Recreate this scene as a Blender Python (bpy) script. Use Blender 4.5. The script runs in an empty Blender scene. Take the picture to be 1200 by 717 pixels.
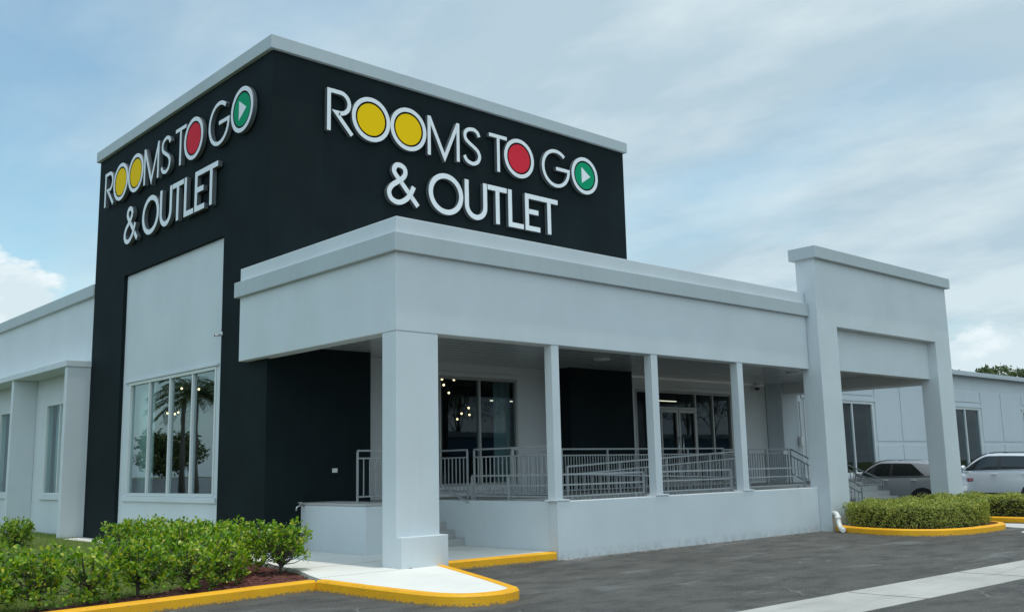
import bpy, bmesh, math, random
from mathutils import Vector, Matrix
random.seed(7)
rad = math.radians
scene = bpy.context.scene
COL = scene.collection

# ------------------------------------------------------------------ helpers
def link(o):
    COL.objects.link(o); return o

def tag(o, label=None, cat=None, group=None, kind=None):
    if label: o['label'] = label
    if cat: o['category'] = cat
    if group: o['group'] = group
    if kind: o['kind'] = kind
    return o

def thing(name, label, cat, loc=(0, 0, 0), rz=0.0, group=None):
    o = bpy.data.objects.new(name, None)
    o.empty_display_size = .3
    o.location = loc; o.rotation_euler = (0, 0, rz)
    link(o); return tag(o, label, cat, group)

def finish(name, bm, mats, parent=None, bevel=0.0, smooth=False, origin=None):
    """bmesh (in the parent's space) -> one linked mesh object."""
    me = bpy.data.meshes.new(name)
    bmesh.ops.recalc_face_normals(bm, faces=bm.faces)
    if origin is not None:
        bmesh.ops.translate(bm, verts=bm.verts, vec=-Vector(origin))
    bm.to_mesh(me); bm.free()
    if not isinstance(mats, (list, tuple)): mats = [mats]
    for m in mats: me.materials.append(m)
    if smooth:
        for p in me.polygons: p.use_smooth = True
    o = bpy.data.objects.new(name, me); link(o)
    if parent is not None: o.parent = parent
    if origin is not None: o.location = origin
    if bevel:
        b = o.modifiers.new('bevel', 'BEVEL'); b.width = bevel; b.segments = 2
        b.limit_method = 'ANGLE'; b.angle_limit = rad(40)
    return o

def copy_tree(o, parent=None):
    c = o.copy(); link(c)
    if parent is not None: c.parent = parent
    for ch in list(o.children): copy_tree(ch, c)
    return c

def box(bm, x0, x1, y0, y1, z0, z1, mi=0):
    v = [bm.verts.new((x, y, z)) for z in (z0, z1) for y in (y0, y1) for x in (x0, x1)]
    for q in ((0, 2, 3, 1), (4, 5, 7, 6), (0, 1, 5, 4), (2, 6, 7, 3), (0, 4, 6, 2), (1, 3, 7, 5)):
        bm.faces.new([v[i] for i in q]).material_index = mi

def bar(bm, p, q, w=.04, h=None, mi=0):
    p, q = Vector(p), Vector(q); d = (q - p).normalized(); h = h or w
    up = Vector((0, 0, 1)) if abs(d.z) < .95 else Vector((0, 1, 0))
    s = d.cross(up).normalized() * w / 2; u = s.cross(d).normalized() * h / 2
    a = [bm.verts.new(p + i * s + j * u) for i, j in ((-1, -1), (1, -1), (1, 1), (-1, 1))]
    b = [bm.verts.new(q + i * s + j * u) for i, j in ((-1, -1), (1, -1), (1, 1), (-1, 1))]
    bm.faces.new(a[::-1]).material_index = mi; bm.faces.new(b).material_index = mi
    for i in range(4):
        bm.faces.new((a[i], a[(i + 1) % 4], b[(i + 1) % 4], b[i])).material_index = mi

def tube(bm, pts, r, n=10, mi=0, cap=True):
    pts = [Vector(p) for p in pts]; rs = r if isinstance(r, (list, tuple)) else [r] * len(pts)
    rings = []; ref = None
    for i, p in enumerate(pts):
        d = (pts[min(i + 1, len(pts) - 1)] - pts[max(i - 1, 0)]).normalized()
        if ref is None:
            ref = d.cross(Vector((0, 0, 1)) if abs(d.z) < .9 else Vector((1, 0, 0))).normalized()
        s = (ref - d * ref.dot(d)).normalized(); ref = s; u = d.cross(s)
        rings.append([bm.verts.new(p + rs[i] * (math.cos(2 * math.pi * k / n) * s + math.sin(2 * math.pi * k / n) * u)) for k in range(n)])
    for a, b in zip(rings, rings[1:]):
        for k in range(n):
            f = bm.faces.new((a[k], a[(k + 1) % n], b[(k + 1) % n], b[k])); f.smooth = True; f.material_index = mi
    if cap:
        bm.faces.new(rings[0][::-1]).material_index = mi; bm.faces.new(rings[-1]).material_index = mi

def prism(bm, poly, z0, z1, mi=0):
    a = [bm.verts.new((x, y, z0)) for x, y in poly]; b = [bm.verts.new((x, y, z1)) for x, y in poly]
    n = len(poly)
    bm.faces.new(a[::-1]).material_index = mi; bm.faces.new(b).material_index = mi
    for i in range(n): bm.faces.new((a[i], a[(i + 1) % n], b[(i + 1) % n], b[i])).material_index = mi

def wall_holes(bm, axis, c0, c1, u0, u1, v0, v1, holes):
    """wall slab between c0..c1 on axis ('x' or 'y'), with rectangular openings, no inner faces."""
    us = sorted({u0, u1} | {min(max(h[i], u0), u1) for h in holes for i in (0, 1)})
    vs = sorted({v0, v1} | {min(max(h[i], v0), v1) for h in holes for i in (2, 3)})
    full = lambda i, j: 0 <= i < len(us) - 1 and 0 <= j < len(vs) - 1 and not any(
        h[0] <= us[i] + 1e-6 and us[i + 1] - 1e-6 <= h[1] and h[2] <= vs[j] + 1e-6 and vs[j + 1] - 1e-6 <= h[3] for h in holes)
    cache = {}
    def V(c, i, j):
        k = (c, i, j)
        if k not in cache:
            cc = c0 if c == 0 else c1
            cache[k] = bm.verts.new((cc, us[i], vs[j]) if axis == 'x' else (us[i], cc, vs[j]))
        return cache[k]
    for i in range(len(us) - 1):
        for j in range(len(vs) - 1):
            if not full(i, j): continue
            for c in (0, 1): bm.faces.new((V(c, i, j), V(c, i + 1, j), V(c, i + 1, j + 1), V(c, i, j + 1)))
            if not full(i - 1, j): bm.faces.new((V(0, i, j), V(0, i, j + 1), V(1, i, j + 1), V(1, i, j)))
            if not full(i + 1, j): bm.faces.new((V(0, i + 1, j), V(0, i + 1, j + 1), V(1, i + 1, j + 1), V(1, i + 1, j)))
            if not full(i, j - 1): bm.faces.new((V(0, i, j), V(0, i + 1, j), V(1, i + 1, j), V(1, i, j)))
            if not full(i, j + 1): bm.faces.new((V(0, i, j + 1), V(0, i + 1, j + 1), V(1, i + 1, j + 1), V(1, i, j + 1)))

# ------------------------------------------------------------------ materials
def newmat(name):
    m = bpy.data.materials.new(name); m.use_nodes = True
    nt = m.node_tree; nt.nodes.clear()
    out = nt.nodes.new('ShaderNodeOutputMaterial'); b = nt.nodes.new('ShaderNodeBsdfPrincipled')
    nt.links.new(b.outputs[0], out.inputs[0])
    return m, nt, b, out

def N(nt, t, **kw):
    n = nt.nodes.new(t)
    for k, v in kw.items():
        if k in n.inputs: n.inputs[k].default_value = v
        else: setattr(n, k, v)
    return n

def pos(nt, scale=(1, 1, 1)):
    g = N(nt, 'ShaderNodeNewGeometry'); mp = N(nt, 'ShaderNodeMapping'); mp.inputs['Scale'].default_value = scale
    nt.links.new(g.outputs['Position'], mp.inputs[0]); return mp.outputs[0]

def noise(nt, vec, scale, detail=4., rough=.55):
    n = N(nt, 'ShaderNodeTexNoise'); n.inputs['Scale'].default_value = scale
    n.inputs['Detail'].default_value = detail; n.inputs['Roughness'].default_value = rough
    nt.links.new(vec, n.inputs['Vector']); return n.outputs['Fac']

def ramp(nt, fac, stops):
    r = N(nt, 'ShaderNodeValToRGB'); e = r.color_ramp.elements
    while len(e) < len(stops): e.new(.5)
    for el, (p, c) in zip(e, stops):
        el.position = p; el.color = (c[0], c[1], c[2], 1) if isinstance(c, (tuple, list)) else (c, c, c, 1)
    nt.links.new(fac, r.inputs[0]); return r.outputs[0]

def mixc(nt, fac, a, b, mode='MIX'):
    m = N(nt, 'ShaderNodeMix', data_type='RGBA', blend_type=mode)
    for s, i in ((fac, 0), (a, 6), (b, 7)):
        if isinstance(s, bpy.types.NodeSocket): nt.links.new(s, m.inputs[i])
        elif i == 0: m.inputs[0].default_value = s
        else: m.inputs[i].default_value = (*s, 1)
    return m.outputs[2]

def bump(nt, b, h, strength=.3, dist=.01):
    n = N(nt, 'ShaderNodeBump'); n.inputs['Strength'].default_value = strength; n.inputs['Distance'].default_value = dist
    nt.links.new(h, n.inputs['Height']); nt.links.new(n.outputs[0], b.inputs['Normal'])

def plain(name, col, rough=.5, metal=0., spec=.5, coat=0.):
    m, nt, b, _ = newmat(name)
    b.inputs['Base Color'].default_value = (*col, 1); b.inputs['Roughness'].default_value = rough
    b.inputs['Metallic'].default_value = metal; b.inputs['Specular IOR Level'].default_value = spec
    b.inputs['Coat Weight'].default_value = coat; b.inputs['Coat Roughness'].default_value = .05
    return m

def stucco(name, col, var=.06, rough=.75, streak=.05, bumpy=.25, grime=0.0):
    m, nt, b, _ = newmat(name)
    p = pos(nt)
    big = noise(nt, p, .8, 5.); fine = noise(nt, p, 90., 3.); mid = noise(nt, p, 6., 4.)
    lo = tuple(c * (1 - var) for c in col); hi = tuple(min(c * (1 + var), 1) for c in col)
    c = ramp(nt, big, [(.3, lo), (.7, hi)])
    ps = pos(nt, (5, 5, .25)); st = noise(nt, ps, 1.3, 4., .6)
    c = mixc(nt, ramp(nt, st, [(.50, 0.), (.72, abs(streak))]), c, tuple(x * (.35 if streak >= 0 else 3.) for x in col))
    if grime:   # splashed dirt along the foot of the wall
        g = N(nt, 'ShaderNodeNewGeometry'); s = N(nt, 'ShaderNodeSeparateXYZ'); nt.links.new(g.outputs['Position'], s.inputs[0])
        mr = N(nt, 'ShaderNodeMapRange'); mr.inputs[1].default_value = 0; mr.inputs[2].default_value = .22
        mr.inputs[3].default_value = 1; mr.inputs[4].default_value = 0; nt.links.new(s.outputs[2], mr.inputs[0])
        mu = N(nt, 'ShaderNodeMath', operation='MULTIPLY'); nt.links.new(mr.outputs[0], mu.inputs[0]); nt.links.new(ramp(nt, mid, [(.35, 0.), (.65, grime)]), mu.inputs[1])
        c = mixc(nt, mu.outputs[0], c, (.22, .18, .14))
    nt.links.new(c, b.inputs['Base Color'])
    b.inputs['Roughness'].default_value = rough; b.inputs['Specular IOR Level'].default_value = .25 if col[0] > .1 else .10
    ad = N(nt, 'ShaderNodeMath', operation='ADD'); nt.links.new(fine, ad.inputs[0]); nt.links.new(mid, ad.inputs[1])
    bump(nt, b, ad.outputs[0], bumpy, .006)
    return m

WHITE = stucco('white_stucco', (.60, .645, .67), .045, .7, .03, .25, .4)
WHITE_IN = stucco('porch_wall_paint', (.68, .69, .70), .03, .75, .03, .15)
TRIM = stucco('grey_white_trim', (.45, .50, .52), .04, .65, .05, .15)
BLACK = stucco('black_stucco', (.0098, .0165, .0188), .16, .75, -.05, .25)
PANEL = stucco('panel_white', (.57, .62, .65), .02, .55, .03, .08)
FRAME = plain('window_frame_paint', (.62, .65, .65), .4)
FRAME_GREY = plain('aluminium_frame', (.40, .39, .37), .38, .4)
RAIL = plain('rail_grey_paint', (.33, .35, .36), .45, .2)
STEEL = plain('brushed_steel', (.6, .6, .6), .28, 1.)
PVC = plain('white_plastic', (.75, .75, .73), .35)
DARKPL = plain('dark_plastic', (.03, .03, .033), .4)

def letter_mats():
    face = plain('sign_face_white', (.78, .80, .82), .35)
    side = plain('sign_return_grey', (.13, .15, .16), .45, .2)
    return [face, side]
LET = letter_mats()
YEL = plain('disc_yellow', (.88, .56, .002), .7, 0, .12)
RED = plain('disc_red', (.66, .028, .05), .7, 0, .12)
GRN = plain('disc_green', (.003, .30, .14), .7, 0, .12)
RIM = plain('disc_black_rim', (.003, .003, .003), .6, 0, .1)

def asphalt():
    m, nt, b, _ = newmat('asphalt')
    p = pos(nt)
    big = noise(nt, p, .16, 6., .6); mid = noise(nt, p, 1.1, 6., .65); fine = noise(nt, p, 42., 5., .75)
    c = ramp(nt, big, [(.3, (.066, .064, .059)), (.7, (.110, .107, .098))])
    c = mixc(nt, ramp(nt, noise(nt, pos(nt, (.7, 1.3, 1)), 1.6, 8., .72), [(.45, 0.), (.62, .75)]), c, (.030, .030, .030))
    # pale dried streaks, drawn out along the kerb direction
    ps = pos(nt, (.40, 1.2, 1)); st = noise(nt, ps, .9, 9., .70)
    c = mixc(nt, ramp(nt, st, [(.57, 0.), (.64, .6)]), c, (.19, .195, .195))
    c = mixc(nt, ramp(nt, fine, [(.50, 0.), (.66, .75)]), c, (.20, .20, .19))
    # hairline cracks filled with pale dust
    wv = N(nt, 'ShaderNodeTexVoronoi', feature='DISTANCE_TO_EDGE'); wv.inputs['Scale'].default_value = .22
    vd = N(nt, 'ShaderNodeVectorMath', operation='ADD'); n3 = N(nt, 'ShaderNodeTexNoise'); n3.inputs['Scale'].default_value = 1.4; n3.inputs['Detail'].default_value = 5
    nt.links.new(p, n3.inputs['Vector']); nt.links.new(p, vd.inputs[0]); nt.links.new(n3.outputs['Color'], vd.inputs[1]); nt.links.new(vd.outputs[0], wv.inputs['Vector'])
    ck = ramp(nt, wv.outputs['Distance'], [(.0, 1.), (.004, 0.)])
    mk = N(nt, 'ShaderNodeMath', operation='MULTIPLY'); nt.links.new(ck, mk.inputs[0]); nt.links.new(ramp(nt, mid, [(.45, 0.), (.55, .7)]), mk.inputs[1])
    c = mixc(nt, mk.outputs[0], c, (.24, .24, .235))
    nt.links.new(c, b.inputs['Base Color'])
    b.inputs['Roughness'].default_value = .85; b.inputs['Specular IOR Level'].default_value = .25
    bump(nt, b, fine, .5, .008); return m
ASPH = asphalt()

def concrete(name, col, var=.12, stain=.25):
    m, nt, b, _ = newmat(name)
    p = pos(nt); big = noise(nt, p, .9, 6., .6); fine = noise(nt, p, 70., 3.)
    c = ramp(nt, big, [(.3, tuple(x * (1 - var) for x in col)), (.7, tuple(x * (1 + var) for x in col))])
    mid = noise(nt, pos(nt, (.6, 2.2, 1)), 1.2, 6., .7)
    c = mixc(nt, ramp(nt, mid, [(.52, 0.), (.72, stain)]), c, tuple(x * .45 for x in col))
    c = mixc(nt, ramp(nt, fine, [(.3, 0.), (.8, .15)]), c, tuple(x * .6 for x in col))
    nt.links.new(c, b.inputs['Base Color']); b.inputs['Roughness'].default_value = .85
    bump(nt, b, fine, .3, .004); return m
CONC = concrete('sidewalk_concrete', (.80, .775, .72), .06, .12)
GUTTER = concrete('gutter_concrete', (.45, .44, .405), .14, .55)
DECKC = concrete('deck_concrete', (.42, .42, .41), .1, .2)

def kerb_paint():
    m, nt, b, _ = newmat('yellow_kerb_paint')
    p = pos(nt); a = noise(nt, p, 2.5, 6., .65); f = noise(nt, p, 28., 5., .65)
    c = ramp(nt, a, [(.3, (.86, .39, .003)), (.7, (.94, .47, .006))])
    g = N(nt, 'ShaderNodeNewGeometry'); s = N(nt, 'ShaderNodeSeparateXYZ'); nt.links.new(g.outputs['Position'], s.inputs[0])
    mr = N(nt, 'ShaderNodeMapRange'); mr.inputs[1].default_value = .0; mr.inputs[2].default_value = .05
    mr.inputs[3].default_value = .27; mr.inputs[4].default_value = 0.; nt.links.new(s.outputs[2], mr.inputs[0])
    ad = N(nt, 'ShaderNodeMath', operation='ADD'); nt.links.new(f, ad.inputs[0]); nt.links.new(mr.outputs[0], ad.inputs[1])
    c = mixc(nt, ramp(nt, ad.outputs[0], [(.61, 0.), (.70, .8)]), c, (.20, .17, .12))
    c = mixc(nt, ramp(nt, noise(nt, pos(nt, (1.2, 1.2, 9)), 2.2, 6., .7), [(.60, 0.), (.70, .45)]), c, (.10, .08, .05))
    nt.links.new(c, b.inputs['Base Color']); b.inputs['Roughness'].default_value = .6
    bump(nt, b, f, .4, .01); return m
KERB = kerb_paint()

def lawn_mat():
    m, nt, b, _ = newmat('lawn_soil')
    p = pos(nt); a = noise(nt, p, .7, 6., .65); f = noise(nt, p, 40., 4.)
    c = ramp(nt, a, [(.3, (.09, .13, .026)), (.72, (.16, .19, .055))])
    c = mixc(nt, ramp(nt, f, [(.35, 0.), (.75, .6)]), c, (.10, .105, .045))
    nt.links.new(c, b.inputs['Base Color']); b.inputs['Roughness'].default_value = .95
    bump(nt, b, f, .8, .03); return m
LAWN = lawn_mat()

def mulch_mat():
    m, nt, b, _ = newmat('red_mulch')
    g = N(nt, 'ShaderNodeNewGeometry')
    p = pos(nt); f = noise(nt, p, 30., 5., .7)
    c = ramp(nt, f, [(.3, (.04, .010, .009)), (.75, (.22, .055, .042))])
    c = mixc(nt, ramp(nt, g.outputs['Random Per Island'], [(.0, 0.), (1., .7)]), c, (.20, .07, .055))
    nt.links.new(c, b.inputs['Base Color']); b.inputs['Roughness'].default_value = .9
    bump(nt, b, f, 1., .03); return m
MULCH = mulch_mat()

def leaf_mat(name, cols, rough=.38, trans=.3, spec=.5):
    m, nt, b, out = newmat(name)
    g = N(nt, 'ShaderNodeNewGeometry')
    n = len(cols)
    c = ramp(nt, g.outputs['Random Per Island'], [(i / (n - 1), k) for i, k in enumerate(cols)])
    nt.links.new(c, b.inputs['Base Color']); b.inputs['Roughness'].default_value = rough
    b.inputs['Specular IOR Level'].default_value = spec
    t = N(nt, 'ShaderNodeBsdfTranslucent'); h = N(nt, 'ShaderNodeHueSaturation'); h.inputs['Value'].default_value = 1.5
    h.inputs['Saturation'].default_value = 1.1
    nt.links.new(c, h.inputs['Color']); nt.links.new(h.outputs[0], t.inputs[0])
    mx = N(nt, 'ShaderNodeMixShader'); mx.inputs[0].default_value = trans
    nt.links.new(b.outputs[0], mx.inputs[1]); nt.links.new(t.outputs[0], mx.inputs[2]); nt.links.new(mx.outputs[0], out.inputs[0])
    return m
LEAF = leaf_mat('shrub_leaf', [(.03, .085, .009), (.10, .23, .015), (.20, .36, .020), (.30, .44, .028), (.52, .48, .06)])
HLEAF = leaf_mat('hedge_leaf', [(.06, .10, .018), (.20, .26, .045), (.38, .42, .08), (.58, .55, .16)], .5, .35)
TLEAF = leaf_mat('tree_leaf', [(.03, .06, .014), (.07, .11, .025), (.12, .15, .04)], .55, .2)
PLEAF = leaf_mat('palm_leaf', [(.03, .055, .012), (.06, .10, .022), (.10, .13, .04)], .45, .2)
GRASS = leaf_mat('grass_blade', [(.13, .21, .03), (.21, .29, .05), (.34, .36, .11)], .6, .35)
BARK = plain('bark', (.10, .085, .07), .9)
PBARK = plain('palm_bark', (.16, .145, .12), .9)

def glass_mat(name, tint, refl=.10, boost=.9, lo=0.):
    """window pane: clear tinted sheet with a mirror-like reflection that grows at grazing angles."""
    m, nt, b, out = newmat(name); nt.nodes.remove(b)
    t = N(nt, 'ShaderNodeBsdfTransparent'); t.inputs[0].default_value = (*tint, 1)
    gl = N(nt, 'ShaderNodeBsdfGlossy'); gl.inputs['Color'].default_value = (.86, .95, 1., 1); gl.inputs['Roughness'].default_value = .012
    lw = N(nt, 'ShaderNodeLayerWeight'); lw.inputs[0].default_value = .5
    pw = N(nt, 'ShaderNodeMath', operation='POWER'); pw.inputs[1].default_value = 5.; nt.links.new(lw.outputs['Facing'], pw.inputs[0])
    fr = N(nt, 'ShaderNodeMath', operation='MULTIPLY_ADD'); fr.inputs[1].default_value = .92; fr.inputs[2].default_value = .08; nt.links.new(pw.outputs[0], fr.inputs[0])
    ma = N(nt, 'ShaderNodeMath', operation='MULTIPLY_ADD'); ma.inputs[1].default_value = boost; ma.inputs[2].default_value = refl
    nt.links.new(fr.outputs[0], ma.inputs[0])
    nz = noise(nt, pos(nt), .9, 2.); bp = N(nt, 'ShaderNodeBump'); bp.inputs['Strength'].default_value = .05; bp.inputs['Distance'].default_value = .02
    nt.links.new(nz, bp.inputs['Height']); nt.links.new(bp.outputs[0], gl.inputs['Normal'])
    mx = N(nt, 'ShaderNodeMixShader'); nt.links.new(ma.outputs[0], mx.inputs[0])
    nt.links.new(t.outputs[0], mx.inputs[1]); nt.links.new(gl.outputs[0], mx.inputs[2]); nt.links.new(mx.outputs[0], out.inputs[0])
    return m
GLASS = glass_mat('window_glass', (.66, .80, .80), .13, 1.0)
GLASS_DARK = glass_mat('dark_window_glass', (.45, .55, .57), .0, .55)

def soffit_mat():
    m, nt, b, _ = newmat('soffit_metal')
    p = pos(nt); g = N(nt, 'ShaderNodeNewGeometry'); s = N(nt, 'ShaderNodeSeparateXYZ'); nt.links.new(g.outputs['Position'], s.inputs[0])
    w = N(nt, 'ShaderNodeMath', operation='PINGPONG'); w.inputs[1].default_value = .16; nt.links.new(s.outputs[1], w.inputs[0])
    h = ramp(nt, w.outputs[0], [(.010, 0.), (.034, 1.)]); 
    c = mixc(nt, h, (.10, .105, .11), (.60, .615, .62)); nt.links.new(c, b.inputs['Base Color'])
    b.inputs['Roughness'].default_value = .16; b.inputs['Specular IOR Level'].default_value = .9
    a = N(nt, 'ShaderNodeMath', operation='MULTIPLY_ADD'); a.inputs[1].default_value = .5
    nt.links.new(noise(nt, p, 2.2, 3.), a.inputs[0]); nt.links.new(h, a.inputs[2])
    bump(nt, b, a.outputs[0], .35, .02); return m
SOFFIT = soffit_mat()
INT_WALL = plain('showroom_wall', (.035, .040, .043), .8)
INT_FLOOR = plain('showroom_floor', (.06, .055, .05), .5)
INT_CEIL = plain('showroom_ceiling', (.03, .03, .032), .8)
CURT = plain('pale_curtain', (.50, .58, .55), .8)
def lamp_mat(name, col, s):
    m, nt, b, _ = newmat(name); b.inputs['Emission Color'].default_value = (*col, 1); b.inputs['Emission Strength'].default_value = s
    b.inputs['Base Color'].default_value = (.8, .8, .8, 1); return m
BULB = lamp_mat('warm_bulb', (1., .70, .34), 7.)
TUBE = lamp_mat('ceiling_panel_light', (1., .86, .66), 2.2)

# ------------------------------------------------------------------ camera (solved from the photograph's lines)
CAM = Vector((-9.5606, -13.3664, 1.72)); FPX = 1147.6
yaw, pit, rol = rad(47.5913), rad(9.3697), rad(-1.2408)
Fw = Vector((math.cos(yaw) * math.cos(pit), math.sin(yaw) * math.cos(pit), math.sin(pit)))
R0 = Vector((math.sin(yaw), -math.cos(yaw), 0)); U0 = R0.cross(Fw)
Rv = math.cos(rol) * R0 + math.sin(rol) * U0; Uv = -math.sin(rol) * R0 + math.cos(rol) * U0
cd = bpy.data.cameras.new('camera'); cam = link(bpy.data.objects.new('camera', cd))
cam.matrix_world = Matrix(((Rv.x, Uv.x, -Fw.x, CAM.x), (Rv.y, Uv.y, -Fw.y, CAM.y), (Rv.z, Uv.z, -Fw.z, CAM.z), (0, 0, 0, 1)))
cd.sensor_fit = 'HORIZONTAL'; cd.sensor_width = 36; cd.lens = FPX / 1200 * 36
cd.clip_end = 4000; cd.clip_start = .1
scene.camera = cam

# ------------------------------------------------------------------ light and sky
SUN = Vector((.004, -.0905, 1)).normalized()
sd = bpy.data.lights.new('sun', 'SUN'); sd.energy = 2.0; sd.angle = rad(.9); sd.color = (1., .95, .86)
so = link(bpy.data.objects.new('sun', sd)); so.rotation_euler = SUN.to_track_quat('Z', 'Y').to_euler(); so.location = (0, 0, 60)

w = bpy.data.worlds.new('World'); scene.world = w; w.use_nodes = True
nt = w.node_tree; nt.nodes.clear()
wo = N(nt, 'ShaderNodeOutputWorld'); bg = N(nt, 'ShaderNodeBackground'); nt.links.new(bg.outputs[0], wo.inputs[0])
sky = N(nt, 'ShaderNodeTexSky', sky_type='NISHITA', sun_disc=False)
sky.sun_elevation = math.asin(SUN.z); sky.sun_rotation = math.atan2(SUN.x, SUN.y)
sky.air_density = 1.0; sky.dust_density = .5; sky.ozone_density = 2.0
tc = N(nt, 'ShaderNodeTexCoord'); sx = N(nt, 'ShaderNodeSeparateXYZ'); nt.links.new(tc.outputs['Generated'], sx.inputs[0])
def M(op, a, b=None, c=None):
    n = N(nt, 'ShaderNodeMath', operation=op)
    for i, s in enumerate((a, b, c)):
        if s is None: continue
        if isinstance(s, bpy.types.NodeSocket): nt.links.new(s, n.inputs[i])
        else: n.inputs[i].default_value = s
    return n.outputs[0]
zc = M('MAXIMUM', sx.outputs[2], 0.0)
den = M('ADD', zc, .16)
cv = N(nt, 'ShaderNodeCombineXYZ'); nt.links.new(M('DIVIDE', sx.outputs[0], den), cv.inputs[0]); nt.links.new(M('DIVIDE', sx.outputs[1], den), cv.inputs[1])
mp = N(nt, 'ShaderNodeMapping'); mp.inputs['Scale'].default_value = (1.0, .62, 1); mp.inputs['Rotation'].default_value = (0, 0, rad(25)); mp.inputs['Location'].default_value = (1.7, .4, 0)
nt.links.new(cv.outputs[0], mp.inputs[0])
wisp = noise(nt, mp.outputs[0], .9, 7., .56)
azr = M('MULTIPLY_ADD', sx.outputs[0], .22, M('MULTIPLY', sx.outputs[1], -.22))
wm = ramp(nt, M('ADD', wisp, M('ADD', azr, .055)), [(.36, .10), (.60, .97)])
# heaped clouds low over the horizon
mp2 = N(nt, 'ShaderNodeMapping'); mp2.inputs['Scale'].default_value = (1, 1, 1.9); mp2.inputs['Location'].default_value = (.37, .0, .13)
nt.links.new(tc.outputs['Generated'], mp2.inputs[0])
cum = noise(nt, mp2.outputs[0], 8.5, 9., .58)
def bank(d, r0, r1):     # a heap of cloud standing in one direction of the sky
    n = N(nt, 'ShaderNodeVectorMath', operation='DISTANCE'); n.inputs[1].default_value = d
    nt.links.new(tc.outputs['Generated'], n.inputs[0])
    r = N(nt, 'ShaderNodeMapRange'); r.inputs[1].default_value = r0; r.inputs[2].default_value = r1; r.inputs[3].default_value = .27; r.inputs[4].default_value = -.30
    nt.links.new(n.outputs['Value'], r.inputs[0]); return r.outputs[0]
alt = N(nt, 'ShaderNodeMath', operation='MAXIMUM')
nt.links.new(bank((.252, .958, .140), .02, .095), alt.inputs[0]); nt.links.new(bank((.93, .36, .062), .02, .115), alt.inputs[1])
cm = ramp(nt, M('ADD', cum, alt.outputs[0]), [(.52, 0.), (.585, 1.)])
wispcol = mixc(nt, ramp(nt, noise(nt, mp.outputs[0], 2.3, 6.), [(.40, 0.), (.60, 1.)]), (3.7, 4.8, 5.5), (5.15, 6.1, 6.5))
tint = mixc(nt, 1.0, sky.outputs[0], (1.30, 1.48, 1.25), 'MULTIPLY')
low = N(nt, 'ShaderNodeMapRange'); low.inputs[1].default_value = 0.; low.inputs[2].default_value = .16; low.inputs[3].default_value = .85; low.inputs[4].default_value = 0.; nt.links.new(zc, low.inputs[0])
tint = mixc(nt, low.outputs[0], tint, (3.6, 5.1, 6.2))      # bluish humid air low over the horizon
c1 = mixc(nt, wm, tint, wispcol)
c2 = mixc(nt, cm, c1, mixc(nt, ramp(nt, cum, [(.5, 0.), (.75, 1.)]), (5.3, 6.3, 6.7), (8.6, 8.9, 9.0)))
# added cloud glow in the unseen sky behind the camera, brightens the walls
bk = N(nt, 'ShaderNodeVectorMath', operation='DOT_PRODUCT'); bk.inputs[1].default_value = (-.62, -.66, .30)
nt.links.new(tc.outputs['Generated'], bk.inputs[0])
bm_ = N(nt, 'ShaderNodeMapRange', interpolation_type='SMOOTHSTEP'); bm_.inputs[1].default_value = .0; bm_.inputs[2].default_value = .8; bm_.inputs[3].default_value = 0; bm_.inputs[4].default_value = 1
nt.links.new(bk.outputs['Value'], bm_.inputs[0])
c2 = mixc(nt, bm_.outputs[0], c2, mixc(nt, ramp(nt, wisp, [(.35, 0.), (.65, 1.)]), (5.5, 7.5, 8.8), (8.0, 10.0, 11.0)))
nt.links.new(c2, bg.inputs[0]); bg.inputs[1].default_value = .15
scene.view_settings.view_transform = 'Standard'; scene.view_settings.look = 'None'
scene.view_settings.exposure = -0.2; scene.view_settings.gamma = 1

# ------------------------------------------------------------------ ground, roads, kerbs
def struct(name, bm, m, bevel=0, **kw):
    return tag(finish(name, bm, m, bevel=bevel, **kw), kind='structure')

bm = bmesh.new(); box(bm, -900, 900, -900, 900, -.6, -.012); struct('ground', bm, LAWN)
bm = bmesh.new(); box(bm, -70, 90, -48, 80, -.2, 0); struct('parking_lot', bm, ASPH)
bm = bmesh.new(); prism(bm, [(-40, -5.0), (.3, -6.30), (8.3, -6.56), (60, -8.3), (60, -9.3), (5.6, -7.55), (1.2, -7.40), (-40, -6.0)], -.05, .005); struct('concrete_gutter', bm, GUTTER)

def offset_in(pl, d):
    """offset an open polyline to its left by d"""
    out = []
    for i, p in enumerate(pl):
        a = Vector(pl[max(i - 1, 0)]); b = Vector(pl[min(i + 1, len(pl) - 1)]); q = Vector(p)
        d1 = (q - a).normalized() if i else (b - q).normalized(); d2 = (b - q).normalized() if i < len(pl) - 1 else d1
        n1 = Vector((-d1.y, d1.x)); n2 = Vector((-d2.y, d2.x)); n = (n1 + n2).normalized()
        out.append(tuple(q + n * d / max(n.dot(n1), .4)))
    return out

def smooth_line(pl, it=2):
    for _ in range(it):
        q = [pl[0]]
        for a, b in zip(pl, pl[1:]):
            q += [(a[0] * .75 + b[0] * .25, a[1] * .75 + b[1] * .25), (a[0] * .25 + b[0] * .75, a[1] * .25 + b[1] * .75)]
        pl = q + [pl[-1]]
    return pl

def kerb(name, outer, width=.15, h=.155, left=True):
    inner = offset_in(outer, width if left else -width)
    ch = offset_in(outer, .025 if left else -.025)
    bm = bmesh.new(); n = len(outer); rows = []
    for pl, z in ((outer, -.05), (outer, h - .03), (ch, h), (inner, h), (inner, -.05)):
        rows.append([bm.verts.new((x, y, z)) for x, y in pl])
    for a, b in zip(rows, rows[1:]):
        for i in range(n - 1): bm.faces.new((a[i], a[i + 1], b[i + 1], b[i]))
    for i in (0, n - 1): bm.faces.new([r[i] for r in rows])
    return struct(name, bm, KERB), inner

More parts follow.
